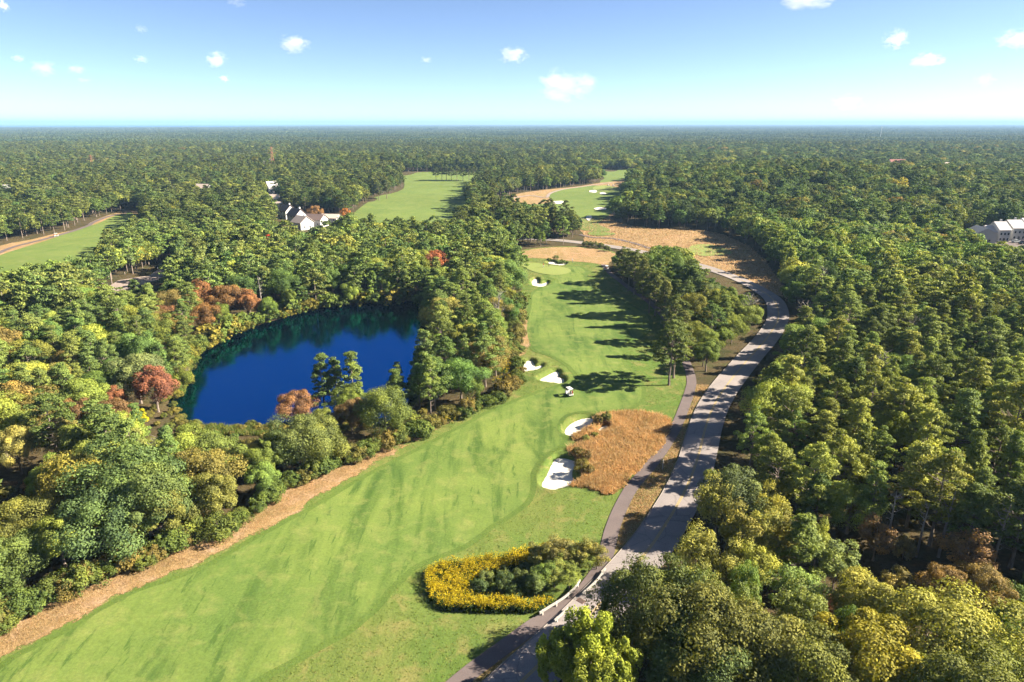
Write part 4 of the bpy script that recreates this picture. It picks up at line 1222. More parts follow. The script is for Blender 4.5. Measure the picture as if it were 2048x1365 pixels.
for i in range(len(SC_PTS)):
    x, y = SC_PTS[i]; px, py = SC_PX[i], SC_PY[i]
    r = rnd[i]
    right = (px > 1380 and py > 560 and x > ROADX[i] - 2) or (px > 1560 and py <= 600)
    if IN_ISL[i]: right = False
    tint = None
    if IN_LOW3[i]:
        h = min(9.0, max(1.2, (py - (858 + 30 * r[1])) * CAM_H / (.95 * (py - 247)))); kind = 'shrub' if h < 3.0 else 'oak'; t = [(0.15, 0.125, 0.045), (0.10, 0.12, 0.032), (0.14, 0.135, 0.036), (0.085, 0.11, 0.032)][int(r[2] * 4)]
    elif IN_NT[i]:
        h = min(8.5, max(1.3, (py - (805 + 25 * r[1])) * CAM_H / (.95 * (py - 247)))); kind = 'shrub' if h < 3.0 else 'oak'; t = TINT['oak'][int(r[2] * 5)]
    elif IN_LOW[i] or IN_LOW2[i]:
        kind = 'shrub' if r[0] < 0.62 else 'birch'
        h = (1.8 + 2.4 * r[1]) if kind == 'shrub' else 3.5 + 2.0 * r[1]
        t = [(0.19, 0.125, 0.055), (0.115, 0.13, 0.036), (0.16, 0.13, 0.05), (0.09, 0.115, 0.032)][int(r[2] * 4)]
        if IN_LOW2[i]: t = [(0.23, 0.125, 0.075), (0.21, 0.115, 0.06), (0.14, 0.13, 0.05)][int(r[2] * 3)]; kind = 'shrub'; h = 1.2 + 1.2 * r[1]
    elif right and px < 1680 and 1060 < py < 1330 and r[5] < .8:
        kind = 'birch'; h = 6.0 + 3.0 * r[1]; t = [(0.150, 0.150, 0.040), (0.165, 0.150, 0.036), (0.125, 0.145, 0.045), (0.110, 0.135, 0.036)][int(r[2] * 4)]
    elif right and py > 1240:
        kind = 'oak' if r[0] < .75 else 'birch'; h = 7.5 + 2.5 * r[1]; t = tuple(.72 * c for c in TINT['oak'][int(r[2] * 5)])
    elif right and py > 600:
        kind = 'pine' if r[0] < .84 else ('oak' if r[0] < .95 else 'birch'); h = (10.0 + 3.6 * r[1]) if kind == 'pine' else 7.5 + 2.5 * r[1]
        t = [(0.118, 0.128, 0.034), (0.098, 0.116, 0.034), (0.135, 0.138, 0.036), (0.085, 0.105, 0.034)][int(r[2] * 4)] if kind == 'pine' else TINT['oak'][int(r[2] * 5)]
    elif px > 1230 and py < 600 and py > 300:
        kind = 'oak' if r[0] < .72 else 'pine'; h = 8.5 + 3.5 * r[1] if kind == 'oak' else 11 + 3 * r[1]
        t = [(0.098, 0.125, 0.030), (0.080, 0.112, 0.030), (0.120, 0.130, 0.032), (0.065, 0.095, 0.030)][int(r[2] * 4)]
    elif px > 1230 and py < 800:
        kind = 'pine' if r[0] < .62 else 'oak'; h = 10.5 + 3.5 * r[1] if kind == 'pine' else 8.5 + 3 * r[1]
        t = TINT[kind][int(r[2] * 3)]
    else:
        pf = 0.20 + 0.75 * NZ2[i]
        if py < 700 and px < 950: pf = 0.45 + 0.5 * NZ2[i]
        kind = 'pine' if r[0] < pf else 'oak'
        h = 10.5 + 3.2 * r[1] if kind == 'pine' else 8.2 + 3.2 * r[1]
        t = TINT[kind][int(r[2] * len(TINT[kind]))]
        if py > 640 and r[3] < .10 and kind == 'oak': t = RU[int(r[4] * 2)]
    if kind in ('oak', 'pine') and h > 6: h *= 0.80 + .36 * r[7]
    if kind == 'oak' and .84 < r[3] < .92: t = (0.135, 0.150, 0.034)
    if kind == 'oak' and .80 < r[3] < .84: t = (0.085, 0.100, 0.045)
    if r[3] > .978 and kind == 'oak': t = [(0.20, 0.17, 0.035), (0.165, 0.115, 0.045), (0.19, 0.16, 0.04)][int(r[4] * 3)]
    dead_one = y < 230 and kind in ('oak', 'pine') and .40 < r[3] < .412
    if EDGE[i] < 4.5 and kind in ('oak', 'pine') and y < 330:
        h *= 0.80 if kind == 'oak' else 0.9
        if r[5] < .35: kind = 'oak'; h = 6.0 + 2 * r[1]; t = (0.10, 0.125, 0.03)
    if px < 340 and 800 < py < 1010 and r[7] < .28: t = [(0.155, 0.120, 0.042), (0.150, 0.130, 0.040), (0.165, 0.105, 0.045), (0.14, 0.135, 0.036)][int(r[4] * 4)]
    if IN_ISL[i] and kind in ('oak', 'pine') and RD[i] < 11: h = 5.5 + 2.5 * r[1]; kind = 'oak'; t = (0.125, 0.14, 0.034)
    if IN_ISL[i]:
        ytop = float(np.interp(px, [1200, 1240, 1290, 1310, 1360, 1385, 1405, 1440, 1480, 1520, 1560], [522, 506, 505, 492, 490, 522, 550, 566, 584, 608, 636])) + 14 * r[7]
        hm = (py - ytop) * CAM_H / (.95 * (py - 247))
        if hm < 2.5: continue
        if h > hm: h = hm
        if h < 7.5: kind = 'oak'
    v = 1.05 + 0.80 * r[6]
    if y <= 330: v *= 1.18
    if IN_ISL[i]: v *= .78
    if y > 330: v *= .90 if r[5] > .45 else .58
    t = (t[0] * v * (0.80 + .17 * r[7]), t[1] * v, t[2] * v * 0.95)
    if dead_one:
        dv = int(r[4] * 3)
        TREES.append(dict(kind='dead', var=dv, x=x, y=y, z=SC_Z[i], s=1.15, sz=(9.0 + 3 * r[1]) / [7.5, 9.5, 5.5][dv], rot=r[1] * 40, tint=None, label=None, group=None, cat=None, name=None))
        continue
    var = int(r[4] * {'oak': 5, 'pine': 5, 'birch': 3, 'shrub': 3}[kind]) % 5
    bh = {'oak': [10.5, 11.5, 11, 9.5, 10], 'birch': [9.5, 9, 10], 'pine': [12.5, 13.5, 12, 11.5, 13], 'shrub': [2.4, 2.9, 1.9]}[kind][var]
    sz = h / bh
    s = sz * (0.72 + .50 * r[5])
    if kind == 'pine': s = sz * (0.80 + .45 * r[5])
    if y > 330: s *= 1.15; sz *= .92 + .25 * r[2]
    if y > 760: s *= 1.30
    TREES.append(dict(kind=kind, var=var, x=x, y=y, z=SC_Z[i], s=s, sz=sz, rot=r[1] * 6.28 * 7, tint=t, label=None, group=None, cat=None, name=None))

# shrubs along the feet of the woods
def edge_shrubs(poly, i0, i1, step, d0, d1, tints, hmin, hmax, grp):
    P = resample(poly, step)
    T = np.roll(P, -1, 0) - np.roll(P, 1, 0); T /= np.hypot(T[:, 0], T[:, 1])[:, None]
    nrm = np.stack([T[:, 1], -T[:, 0]], 1)
    probe = P + nrm * 0.5
    nrm[inside(poly, probe)] *= -1
    for p, n in zip(P, nrm):
        if not (i0(p)): continue
        q = p + n * random.uniform(d0, d1)
        if seg_dist(ROAD_C, q[None], False, 10.0)[0] < ROAD_HW + 1.5 or seg_dist(PATH_C, q[None], False, 10.0)[0] < PATH_HW + .6 or inside(VERGE, q[None])[0]: continue
        h = random.uniform(hmin, hmax); v = random.randrange(3); sz = h / [2.4, 2.9, 1.9][v]
        TREES.append(dict(kind='shrub', var=v, x=q[0], y=q[1], z=hz(q[0], q[1], False), s=sz * random.uniform(.9, 1.3), sz=sz, rot=random.uniform(0, 6.28),
                          tint=random.choice(tints), label=None, group=grp, cat='shrub', name=None))
GRN = [(0.090, 0.125, 0.028), (0.105, 0.130, 0.030), (0.075, 0.110, 0.028), (0.12, 0.115, 0.034), (0.15, 0.12, 0.035)]
edge_shrubs(COURSE, lambda p: p[0] < 8 and 60 < p[1] < 215 and not (p[1] < 102 and p[0] > -16), None, 2.2, -1.9, 0.6, GRN, 1.2, 3.2, 'shrubs along the fairway edge of the left woods')
LIMEY = [(0.125, 0.155, 0.030), (0.100, 0.140, 0.030), (0.150, 0.150, 0.030), (0.085, 0.120, 0.032), (0.17, 0.15, 0.03)]
edge_shrubs(POND, lambda p: p[1] > 134, None, 2.4, 0.4, 2.2, LIMEY, 1.6, 4.0, 'bushes along the shore of the pond')
edge_shrubs(POND, lambda p: p[0] < -20 and p[1] < 134, None, 1.1, 0.8, 7.5, [(0.15, 0.14, 0.04), (0.12, 0.14, 0.035), (0.17, 0.15, 0.04)], 0.7, 1.5, 'bushes along the shore of the pond')

# ------------------------------------------------------------------ which trees are individuals, which are the mass of the woods
CLASS = {'oak': 'oak', 'maple': 'oak', 'pine': 'pine', 'lone_pine': 'pine', 'birch': 'birch', 'shrub': 'shrub', 'dead': 'dead'}
def in_view(t):
    h = {'oak': 10.5, 'pine': 12.5, 'birch': 9, 'shrub': 2.4, 'maple': 9, 'lone_pine': 14, 'dead': 7}[t['kind']] * t['sz']
    if t['y'] < 20: return False
    a, b = to_px(t['x'], t['y'], t['z'] + h * .75)
    rad = {'oak': 4.4, 'pine': 2.8, 'birch': 2.4, 'shrub': 1.5, 'maple': 2.8, 'lone_pine': 3, 'dead': 2}[t['kind']] * t['s'] * (b - 247) / CAM_H * 1.05
    return -rad < a < 2048 + rad and 0 < b < 1365 + rad
for t in TREES:
    t['vis'] = in_view(t); t['d'] = math.hypot(t['x'], t['y'])
LIMIT = {'oak': 300, 'pine': 300, 'birch': 200, 'shrub': 290, 'dead': 99}
chosen, count = [], {k: 0 for k in LIMIT}
for t in sorted(TREES, key=lambda t: (t['label'] is None, t['d'])):
    c = CLASS[t['kind']]
    if (t['label'] or (t['vis'] and count[c] < LIMIT[c])):
        count[c] += 1; chosen.append(t); t['one'] = True
    else:
        t['one'] = False

def colour_word(c):
    r, g, b = c
    if r > g * 1.45: return 'reddish brown'
    if r > g * 1.08: return 'golden brown'
    if r > g * .99: return 'yellow-olive'
    if r + g > .42: return 'light yellow-green'
    if g > r * 1.32: return 'deep green'
    if r + g < .31: return 'dark green'
    return 'olive green'

ORD = ['first', 'second', 'third', 'fourth', 'fifth', 'sixth', 'seventh', 'eighth', 'ninth', 'tenth', 'eleventh', 'twelfth']
def nth(d, step): return ORD[min(11, max(0, int(d / step)))]
def place_words(t):
    a, b = to_px(t['x'], t['y'], t['z'])
    x, y = t['x'], t['y']; q = np.array([[x, y]])
    rx = float(np.interp(min(max(y, 40), 190), *RXY))
    if b > 560 and x > rx - 2:
        row = nth(float(seg_dist(ROAD_C, q, False)[0]) - ROAD_HW - 2, 5.5)
        lev = ('bottom corner' if b > 1290 else 'level with the low thicket' if b > 1120 else 'level with the largest bunker' if b > 960 else 'level with the golden grass' if b > 840
               else 'level with the golf cart' if b > 740 else 'level with the road bend')
        return f'{row} row from the road, {lev}'
    if a > 1215 and b > 480:
        row = nth(float(seg_dist(PATH_C, q, False)[0]) - 2, 5.5)
        return f'in the tree island, {row} row from the cart path, ' + ('lower end' if b > 700 else 'middle' if b > 610 else 'upper end')
    dc, dp = float(sdist(COURSE, q, 200.)[0]), float(sdist(POND, q, 200.)[0])
    if b > 860 and a < 620:
        return f'{nth(dc - 1.5, 5.5)} row from the fairway, ' + ('at the left edge' if a < 200 else 'beside the straw strip' if a < 420 else 'below the pond')
    if a > 760 or (a > 560 and b > 850):
        return f'{nth(dc - 1.5, 5.5)} row from the fairway, ' + ('behind the pond' if b < 620 else 'opposite the two left bunkers' if b < 800 else 'near the pond foot')
    if b < 640: return f'{nth(dp - 1, 5.5)} row behind the far pond shore, ' + ('left part' if a < 420 else 'right part')
    return f'{nth(dp - 1, 5.5)} row left of the pond, ' + ('upper part' if b < 740 else 'lower part')

NAME = {'oak': 'oak_tree', 'maple': 'maple_tree', 'pine': 'pine_tree', 'lone_pine': 'pine_tree', 'birch': 'slender_tree', 'shrub': 'shrub', 'dead': 'dead_tree'}
WORD = {'oak': 'oak', 'pine': 'pine', 'birch': 'slender small tree', 'shrub': 'shrub'}
for t in chosen:
    kind = t['kind']
    if not t['label'] and kind == 'dead':
        t['label'] = 'bare grey dead tree ' + place_words(t); t['cat'] = 'dead tree'; t['group'] = 'bare dead trees in the woods'
    if not t['label']:
        hgt = t['sz'] * {'oak': 10.5, 'pine': 12.5, 'birch': 9.5, 'shrub': 2.4}[kind]
        size = {'oak': ('low ', 'round ', 'tall ')[(hgt > 8.2) + (hgt > 10.6)], 'pine': ('short ', '', 'tall ')[(hgt > 10.6) + (hgt > 12.6)], 'birch': '', 'shrub': ('low ', 'bushy ')[hgt > 2.4]}[kind]
        t['label'] = f"{size}{colour_word(t['tint'])} {WORD[kind]} {place_words(t)}"
        t['cat'] = 'shrub' if kind == 'shrub' else 'tree'
        t['group'] = t['label']
    o = empty(t['name'] or NAME[kind], (t['x'], t['y'], t['z'] - 0.05), t['rot'], t['label'], t['cat'] or 'tree', t['group'])
    o.scale = (t['s'], t['s'], t['sz'])
    if kind == 'dead':
        link('branches', DEAD[t['var']], o)
        continue
    cm, tm = PROTO[kind][t['var'] % len(PROTO[kind])]
    c = link('crown', cm, o); c['tint'] = tuple(float(v) for v in t['tint'])
    link('stems' if kind == 'shrub' else 'trunk', tm, o)

# ------------------------------------------------------------------ the mass of the woods: one object
def gn_scatter(name, pts, rot, scl, tint, var, protos, label):
    me = bpy.data.meshes.new(name)
    n = len(pts)
    me.vertices.add(n); me.vertices.foreach_set('co', np.asarray(pts, np.float32).ravel())
    for nm, ty, data, prop in (('rotz', 'FLOAT', rot, 'value'), ('variant', 'INT', var, 'value')):
        a = me.attributes.new(nm, ty, 'POINT'); a.data.foreach_set(prop, np.asarray(data, np.int32 if ty == 'INT' else np.float32))
    a = me.attributes.new('sclv', 'FLOAT_VECTOR', 'POINT'); a.data.foreach_set('vector', np.asarray(scl, np.float32).ravel())
    a = me.attributes.new('tint', 'FLOAT_COLOR', 'POINT')
    a.data.foreach_set('color', np.column_stack([np.asarray(tint, np.float32), np.ones(n, np.float32)]).astype(np.float32).ravel())
    o = link(name, me)
    ng = bpy.data.node_groups.new(name, 'GeometryNodeTree')
    ng.interface.new_socket('Geometry', in_out='INPUT', socket_type='NodeSocketGeometry')
    ng.interface.new_socket('Geometry', in_out='OUTPUT', socket_type='NodeSocketGeometry')
    gi = ng.nodes.new('NodeGroupInput'); go = ng.nodes.new('NodeGroupOutput')
    def attr(nm, dt):
        a = ng.nodes.new('GeometryNodeInputNamedAttribute'); a.data_type = dt; a.inputs['Name'].default_value = nm
        return [s for s in a.outputs if s.enabled][0]
    cx = ng.nodes.new('ShaderNodeCombineXYZ'); ng.links.new(attr('rotz', 'FLOAT'), cx.inputs['Z'])
    sv = attr('sclv', 'FLOAT_VECTOR'); vr = attr('variant', 'INT')
    jn = ng.nodes.new('GeometryNodeJoinGeometry')
    for k, mesh in enumerate(protos):
        po = bpy.data.objects.new('tree_model', mesh)          # not linked into the scene: only its mesh is read
        oi = ng.nodes.new('GeometryNodeObjectInfo'); oi.inputs['Object'].default_value = po; oi.inputs['As Instance'].default_value = True
        cmp = ng.nodes.new('FunctionNodeCompare'); cmp.data_type = 'INT'; cmp.operation = 'EQUAL'
        ng.links.new(vr, [s for s in cmp.inputs if s.enabled and s.name == 'A'][0]); [s for s in cmp.inputs if s.enabled and s.name == 'B'][0].default_value = k
        ip = ng.nodes.new('GeometryNodeInstanceOnPoints')
        ng.links.new(gi.outputs[0], ip.inputs['Points']); ng.links.new(oi.outputs['Geometry'], ip.inputs['Instance'])
        ng.links.new(cmp.outputs[0], ip.inputs['Selection']); ng.links.new(cx.outputs[0], ip.inputs['Rotation']); ng.links.new(sv, ip.inputs['Scale'])
        ng.links.new(ip.outputs[0], jn.inputs[0])
    ng.links.new(jn.outputs[0], go.inputs[0])
    md = o.modifiers.new('scatter', 'NODES'); md.node_group = ng
    return tag(o, label, None, None, 'stuff')

rest = [t for t in TREES if not t['one'] and t['kind'] in LOD]
protos, first = [], {}
for k in ('oak', 'pine', 'birch', 'shrub'):
    first[k] = len(protos); protos += LOD[k]
gn_scatter('forest', [(t['x'], t['y'], t['z'] - .05) for t in rest], [t['rot'] for t in rest], [(t['s'], t['s'], t['sz']) for t in rest],
           [t['tint'] for t in rest], [first[t['kind']] + t['var'] % len(LOD[t['kind']]) for t in rest], protos,
           'dense mixed woods of pine and oak stretching into the distance')

# distant woods: patches of many small crowns
def patch(seed, size, sp):
    rng = np.random.default_rng(seed)
    g = np.arange(-size / 2, size / 2, sp)
    gx, gy = np.meshgrid(g, g); P = np.stack([gx.ravel(), gy.ravel()], 1) + rng.uniform(-.42, .42, (gx.size, 2)) * sp
    V, F, L, off = [], [], [], 0
    nl = 26
    for p in P:
        R = rng.uniform(.50, .75) * sp; Ht = rng.uniform(7.0, 12.5)
        d = sphere_dirs(nl, rng, -0.25)
        c = np.array([p[0], p[1], Ht - R * .8]) + d * R * np.array([1, 1, .8]) * rng.uniform(.8, 1.05, nl)[:, None]
        v, f = cards(c, d + .35 * rng.normal(size=(nl, 3)), rng.uniform(.55, .85, nl) * R, .85, rng)
        V.append(v); F.append(f + off); off += len(v)
        L.append(np.repeat(np.clip(.45 + .2 * rng.normal() + .14 * rng.normal(size=nl), 0, 1), 4))
    return mesh_np('tree_model', np.concatenate(V), np.concatenate(F), LEAF, {'lv': np.concatenate(L)})
PS = 150.0
pat = [patch(201, PS, 8.5), patch(202, PS, 9.5), patch(203, PS, 8.0)]
pp = []
y = 1700 + PS / 2
while y < 17000:
    half = .79 * y + 200
    for x in np.arange(-half, half, PS): pp.append((x, y))
    y += PS
pp = np.array(pp)
sea_poly = np.array([tuple(p) for p in SEA] + [far_l[1], far_l[0], (-39000, SEA[0][1])])
pp = pp[~inside(sea_poly, pp + np.array([0, PS]))]
rg = np.random.default_rng(5)
n = len(pp)
base = np.array([(0.060, 0.085, 0.028), (0.045, 0.072, 0.027), (0.075, 0.095, 0.028)])[rg.integers(0, 3, n)] * rg.uniform(.85, 1.15, (n, 1))
gn_scatter('distant_forest', np.column_stack([pp, height(pp, False) - .2]), rg.integers(0, 4, n) * math.pi / 2, np.column_stack([np.ones(n), np.ones(n), rg.uniform(.8, 1.15, n)]),
           base, rg.integers(0, 3, n), pat, 'distant woods fading to blue along the horizon')
#THINGS
# ------------------------------------------------------------------ tall grass, flowers, reeds (nobody could count them)
def points_in(poly, n, rng, test=None):
    b0, b1 = poly.min(0), poly.max(0); out = []
    tot = 0
    while tot < n:
        p = rng.uniform(b0, b1, (n * 2, 2)); p = p[inside(poly, p)]
        if test is not None: p = p[test(p)]
        out.append(p); tot += len(p)
        if len(out) > 40: break
    return np.concatenate(out)[:n]

def tufts(name, P, hmin, hmax, blades, width, mat, label, spread=0.25, off=0.05):
    rng = np.random.default_rng(len(P))
    z = height(P) + off
    n = len(P) * blades
    B = np.repeat(np.column_stack([P, z]), blades, 0)
    a = rng.uniform(0, 6.283, n)
    B[:, 0] += rng.normal(size=n) * spread * .4; B[:, 1] += rng.normal(size=n) * spread * .4
    h = rng.uniform(hmin, hmax, n)
    lean = rng.normal(size=(n, 2)) * .55
    w = width * rng.uniform(.6, 1.3, n)
    d = np.column_stack([np.cos(a), np.sin(a), np.zeros(n)]) * w[:, None]
    tip = B + np.column_stack([lean * h[:, None], h])
    V = np.stack([B - d, B + d, tip], 1).reshape(-1, 3)
    F = np.arange(3 * n).reshape(n, 3)
    L = np.repeat(rng.uniform(0, 1, n), 3)
    return tag(link(name, mesh_np(name, V, F, MATS[mat], {'lv': L})), label, None, None, 'stuff')

rg = np.random.default_rng(77)
thin = lambda poly: (lambda p: (-sdist(poly, p, 4.0) > rg.uniform(0, 2.2, len(p))) & (p[:, 1] > 52))
no_sand = lambda p: np.min([sdist(q, p, 3.0) for q in BUNKER_POLY], 0) > 0.5
tufts('tall_grass', points_in(FESCUE, 9500, rg, lambda p: no_sand(p) & (-sdist(FESCUE, p, 4.0) > rg.uniform(-.2, .9, len(p)))), .35, .85, 5, .07, 'fescue_blade', 'golden tall grass around the two right bunkers')
tufts('dry_grass', np.concatenate([points_in(STRAW_STRIP, 9000, rg, thin(STRAW_STRIP)), points_in(STRAW_BACK, 2500, rg, thin(STRAW_BACK)), points_in(STRAW_WALK, 800, rg)]), .05, .17, 5, .030, 'straw_blade',
      'short dry straw grass along the woods', off=.08)
tufts('dry_grass', points_in(FAR_OPEN['north_rough'], 8000, rg, lambda p: (p[:, 1] < 420) & (seg_dist(ROAD_C, p, False, 9.0) > ROAD_HW + .8)), .2, .6, 3, .16, 'straw_blade', 'dry reddish grass beyond the road', off=.08)
ROUGH_ONLY = lambda p: (~inside(FAIRWAY, p)) & (~inside(STRAW_STRIP, p)) & (~inside(FESCUE, p)) & (~inside(GREEN, p)) & no_sand(p) & (seg_dist(PATH_C, p, False, 4.0) > PATH_HW + .1) & (p[:, 1] > 52) & (sdist(COURSE, p, 3.) < -.2)
tufts('rough_grass', points_in(COURSE, 16000, rg, ROUGH_ONLY), .05, .16, 3, .05, 'rough_blade', 'longer green grass of the rough beside the fairway', off=.04)
tufts('verge_grass', points_in(VERGE, 3500, rg, lambda p: (seg_dist(PATH_C, p, False, 4.0) > PATH_HW + .1) & (seg_dist(ROAD_C, p, False, 6.0) > ROAD_HW + .5) & (p[:, 1] > 52)), .06, .25, 4, .05, 'straw_blade', 'weedy dry grass between cart path and road', off=.06)

def flowers(P, name, label):
    rng = np.random.default_rng(3)
    z = height(P)
    V, F, L, off = [], [], [], 0
    for (x, y), zz in zip(P, z):
        h = rng.uniform(.9, 1.55); k = 9; m_ = 11
        c = np.column_stack([x + rng.normal(size=k) * .16, y + rng.normal(size=k) * .16, zz + h * rng.uniform(.1, .75, k)])
        v, f = cards(c, rng.normal(size=(k, 3)) + np.array([0.4, 0, .4]), rng.uniform(.22, .42, k), .4, rng)
        V.append(v); F.append(f + off); off += len(v); L.append(np.repeat(rng.uniform(0, .44, k), 4))
        if rng.uniform() < .38 + .75 * (0.5 + 0.5 * math.sin(x * 1.7 + 2 * math.sin(y * 1.3))) * (0.6 + 0.4 * math.sin(y * 2.1 + x)):
            c = np.column_stack([x + rng.normal(size=m_) * .17, y + rng.normal(size=m_) * .17, zz + h * rng.uniform(.72, 1.12, m_)])
            v, f = cards(c, rng.normal(size=(m_, 3)) * .7 + np.array([.3, -.2, .8]), rng.uniform(.10, .24, m_), .6, rng)
            V.append(v); F.append(f + off); off += len(v); L.append(np.repeat(rng.uniform(.5, 1, m_), 4))
    return tag(link(name, mesh_np(name, np.concatenate(V), np.concatenate(F), MATS['goldenrod'], {'lv': np.concatenate(L)})), label, None, None, 'stuff')
HOLLOW = catmull(W([(935, 1172), (960, 1152), (1010, 1140), (1070, 1130), (1140, 1120), (1200, 1110), (1200, 1190), (1110, 1206), (1060, 1210), (1000, 1200), (950, 1198)]), 3)
flowers(points_in(WETLAND, 2600, rg, lambda p: (~inside(HOLLOW, p)) & (sdist(WETLAND, p, 6.) < -.3)), 'goldenrod', 'bright yellow goldenrod in a ring around the wetland')
tufts('reeds', points_in(CREST, 1500, rg), .5, 1.1, 4, .06, 'rough_blade', 'reeds along the near shore of the pond')
gold_edge = []
for (px_, py_) in [(1018, 765), (1010, 745), (960, 812), (940, 822), (905, 838), (920, 830), (885, 846), (1016, 735)]:
    x, y, z = on_ground(px_, py_)
    gold_edge.append(np.column_stack([x - .6 + rg.normal(size=40) * 1.1, y + rg.normal(size=40) * 1.3]))
flowers(np.concatenate(gold_edge), 'goldenrod', 'small clumps of yellow flowers at the foot of the woods by the fairway')

# ------------------------------------------------------------------ guardrails, posts, drain
def guardrail(pxs, label):
    pts = [on_ground(a, b, .62) for a, b in pxs]
    P = catmull([(p[0], p[1]) for p in pts], 6, False); P = resample(P, .8, False)
    z = height(P)
    root = empty('guardrail', (P[0][0], P[0][1], z[0]), 0, label, 'guardrail', 'timber guardrails beside the cart path')
    o = np.array([P[0][0], P[0][1], z[0]])
    V, F = [], []
    T = np.gradient(P, axis=0); T /= np.hypot(T[:, 0], T[:, 1])[:, None]; Nn = np.stack([-T[:, 1], T[:, 0]], 1)
    for p, zz, n in zip(P, z, Nn):
        for s, h in ((-.08, .52), (.08, .52), (.08, .78), (-.08, .78)): V.append((p[0] + n[0] * s - o[0], p[1] + n[1] * s - o[1], zz + h - o[2]))
    for i in range(len(P) - 1):
        for k in range(4): F.append((4 * i + k, 4 * i + (k + 1) % 4, 4 * i + 4 + (k + 1) % 4, 4 * i + 4 + k))
    m = MB(); m.v = V; m.f = F + [(3, 2, 1, 0), tuple(len(V) - 4 + k for k in range(4))]
    m.build('rail', MATS['rail_wood'], root)
    acc = 0; nxt = .3
    for i in range(len(P)):
        if i: acc += np.hypot(*(P[i] - P[i - 1]))
        if acc >= nxt:
            nxt += 2.4
            MB().box((P[i][0] - o[0], P[i][1] - o[1], z[i] + .36 - o[2]), (.16, .16, .90), math.atan2(T[i][1], T[i][0])).build('post', MATS['grey_wood'], root)
guardrail([(1079, 1227), (1098, 1215), (1128, 1196), (1150, 1176), (1160, 1161)], 'long curved pale guardrail between the wetland and the cart path')
guardrail([(1165, 1188), (1180, 1175), (1195, 1160), (1211, 1138)], 'straight guardrail between cart path and road, upper one')
guardrail([(1109, 1242), (1124, 1229), (1137, 1216)], 'short guardrail between cart path and road, lower one')

def post(px, py, h, r, mat, label, cap=None, name='marker_post', cat='post'):
    x, y, z = on_ground(px, py)
    root = empty(name, (x, y, z), 0, label, cat)
    MB().tube([(0, 0, -.2), (0, 0, h)], [r, r * .9], 8).build('shaft', MATS[mat], root)
    if cap: MB().box((0, -.04, h * .86), (.42, .05, .5)).build('sign_panel', MATS[cap], root, bevel=.01)
    else: MB().tube([(0, 0, h), (0, 0, h + .06)], [r * 1.3, r * .6], 8).build('cap', MATS[mat], root)
post(1325, 940, 1.8, .07, 'grey_wood', 'dark wooden post on the verge beside the golden grass')
post(1516, 572, 2.2, .05, 'tower_grey', 'small white roadside sign at the road bend', 'white_paint', 'road_sign', 'sign')
post(1409, 565, 1.2, .06, 'white_paint', 'short white post at the tree island by the road bend')
x, y, z = on_ground(1162, 1205)
root = empty('storm_drain', (x, y, z + .21), -.75, 'rusty storm drain grate at the road edge by the guardrails', 'drain')
MB().box((0, 0, .02), (1.0, .7, .04)).build('frame', MATS['iron'], root)
for k in range(7): MB().box((-.36 + .12 * k, 0, .05), (.05, .56, .03)).build('bar', MATS['dark_metal'], root)

# ------------------------------------------------------------------ golf carts
def make_cart(label, x, y, z, rz, bags=('bag_black', 'bag_red'), group='golf carts'):
    r = empty('golf_cart', (x, y, z), rz, label, 'golf cart', group)       # forward is +x
    b = MB().prism([(-1.15, .32), (1.05, .32), (1.18, .55), (1.02, .86), (.62, .90), (.50, .42), (-.10, .42), (-.14, .70), (-.95, .74), (-1.15, .66)], -.56, .56)
    b.build('body', MATS['white_paint'], r, bevel=.03)
    MB().box((-.36, 0, .80), (.52, 1.04, .14)).build('seat', MATS['seat_vinyl'], r, bevel=.03)
    MB().box((-.66, 0, 1.06), (.10, 1.04, .42)).build('backrest', MATS['seat_vinyl'], r, bevel=.02)
    MB().box((-.10, 0, 1.84), (1.75, 1.16, .10), 0, .94).build('roof', MATS['white_paint'], r, bevel=.03)
    for sx, sy in ((.72, .50), (.72, -.50), (-.86, .50), (-.86, -.50)):
        MB().tube([(sx + (.12 if sx > 0 else -.05), sy, .72), (sx - (.1 if sx > 0 else -.08), sy, 1.80)], .025, 6).build('roof_post', MATS['dark_metal'], r)
    ws = MB().add([(.80, -.48, .92), (.80, .48, .92), (.64, .48, 1.72), (.64, -.48, 1.72), (.82, -.48, .92), (.82, .48, .92), (.66, .48, 1.72), (.66, -.48, 1.72)],
                  [(0, 1, 2, 3), (7, 6, 5, 4), (0, 4, 5, 1), (1, 5, 6, 2), (2, 6, 7, 3), (3, 7, 4, 0)])
    ws.build('windshield', MATS['glass_dark'], r)
    MB().tube([(.55, .25, .75), (.30, .25, 1.12)], .025, 6).build('steering_column', MATS['dark_metal'], r)
    ring = [(.30 + .0 * math.cos(t) - .10 * math.sin(t), .25 + .18 * math.cos(t), 1.13 + .13 * math.sin(t)) for t in np.linspace(0, 6.283, 13)]
    MB().tube(ring, .018, 5).build('steering_wheel', MATS['black_rubber'], r)
    for sx in (.78, -.72):
        for sy in (.50, -.50):
            w = MB().tube([(sx, sy - .10, .23), (sx, sy + .10, .23)], [.23, .23], 14).build('wheel', MATS['black_rubber'], r, bevel=.02)
            MB().tube([(sx, sy - .115, .23), (sx, sy + .115, .23)], [.12, .12], 10).build('rim', MATS['white_paint'], w)
    for sy, m in ((.25, bags[0]), (-.25, bags[1])):
        g = MB().tube([(-1.02, sy, .62), (-1.12, sy, 1.42)], [.15, .17], 9).build('golf_bag', MATS[m], r)
        for k in range(4):
            a = k * 1.6; MB().tube([(-1.12 + .08 * math.cos(a), sy + .08 * math.sin(a), 1.38), (-1.15 + .1 * math.cos(a), sy + .1 * math.sin(a), 1.66)], [.015, .03], 5).build('club', MATS['tower_grey'], g)
    for sy in (.36, -.36): MB().box((1.13, sy, .66), (.06, .16, .09)).build('headlight', MATS['glass_dark'], r)
    return r
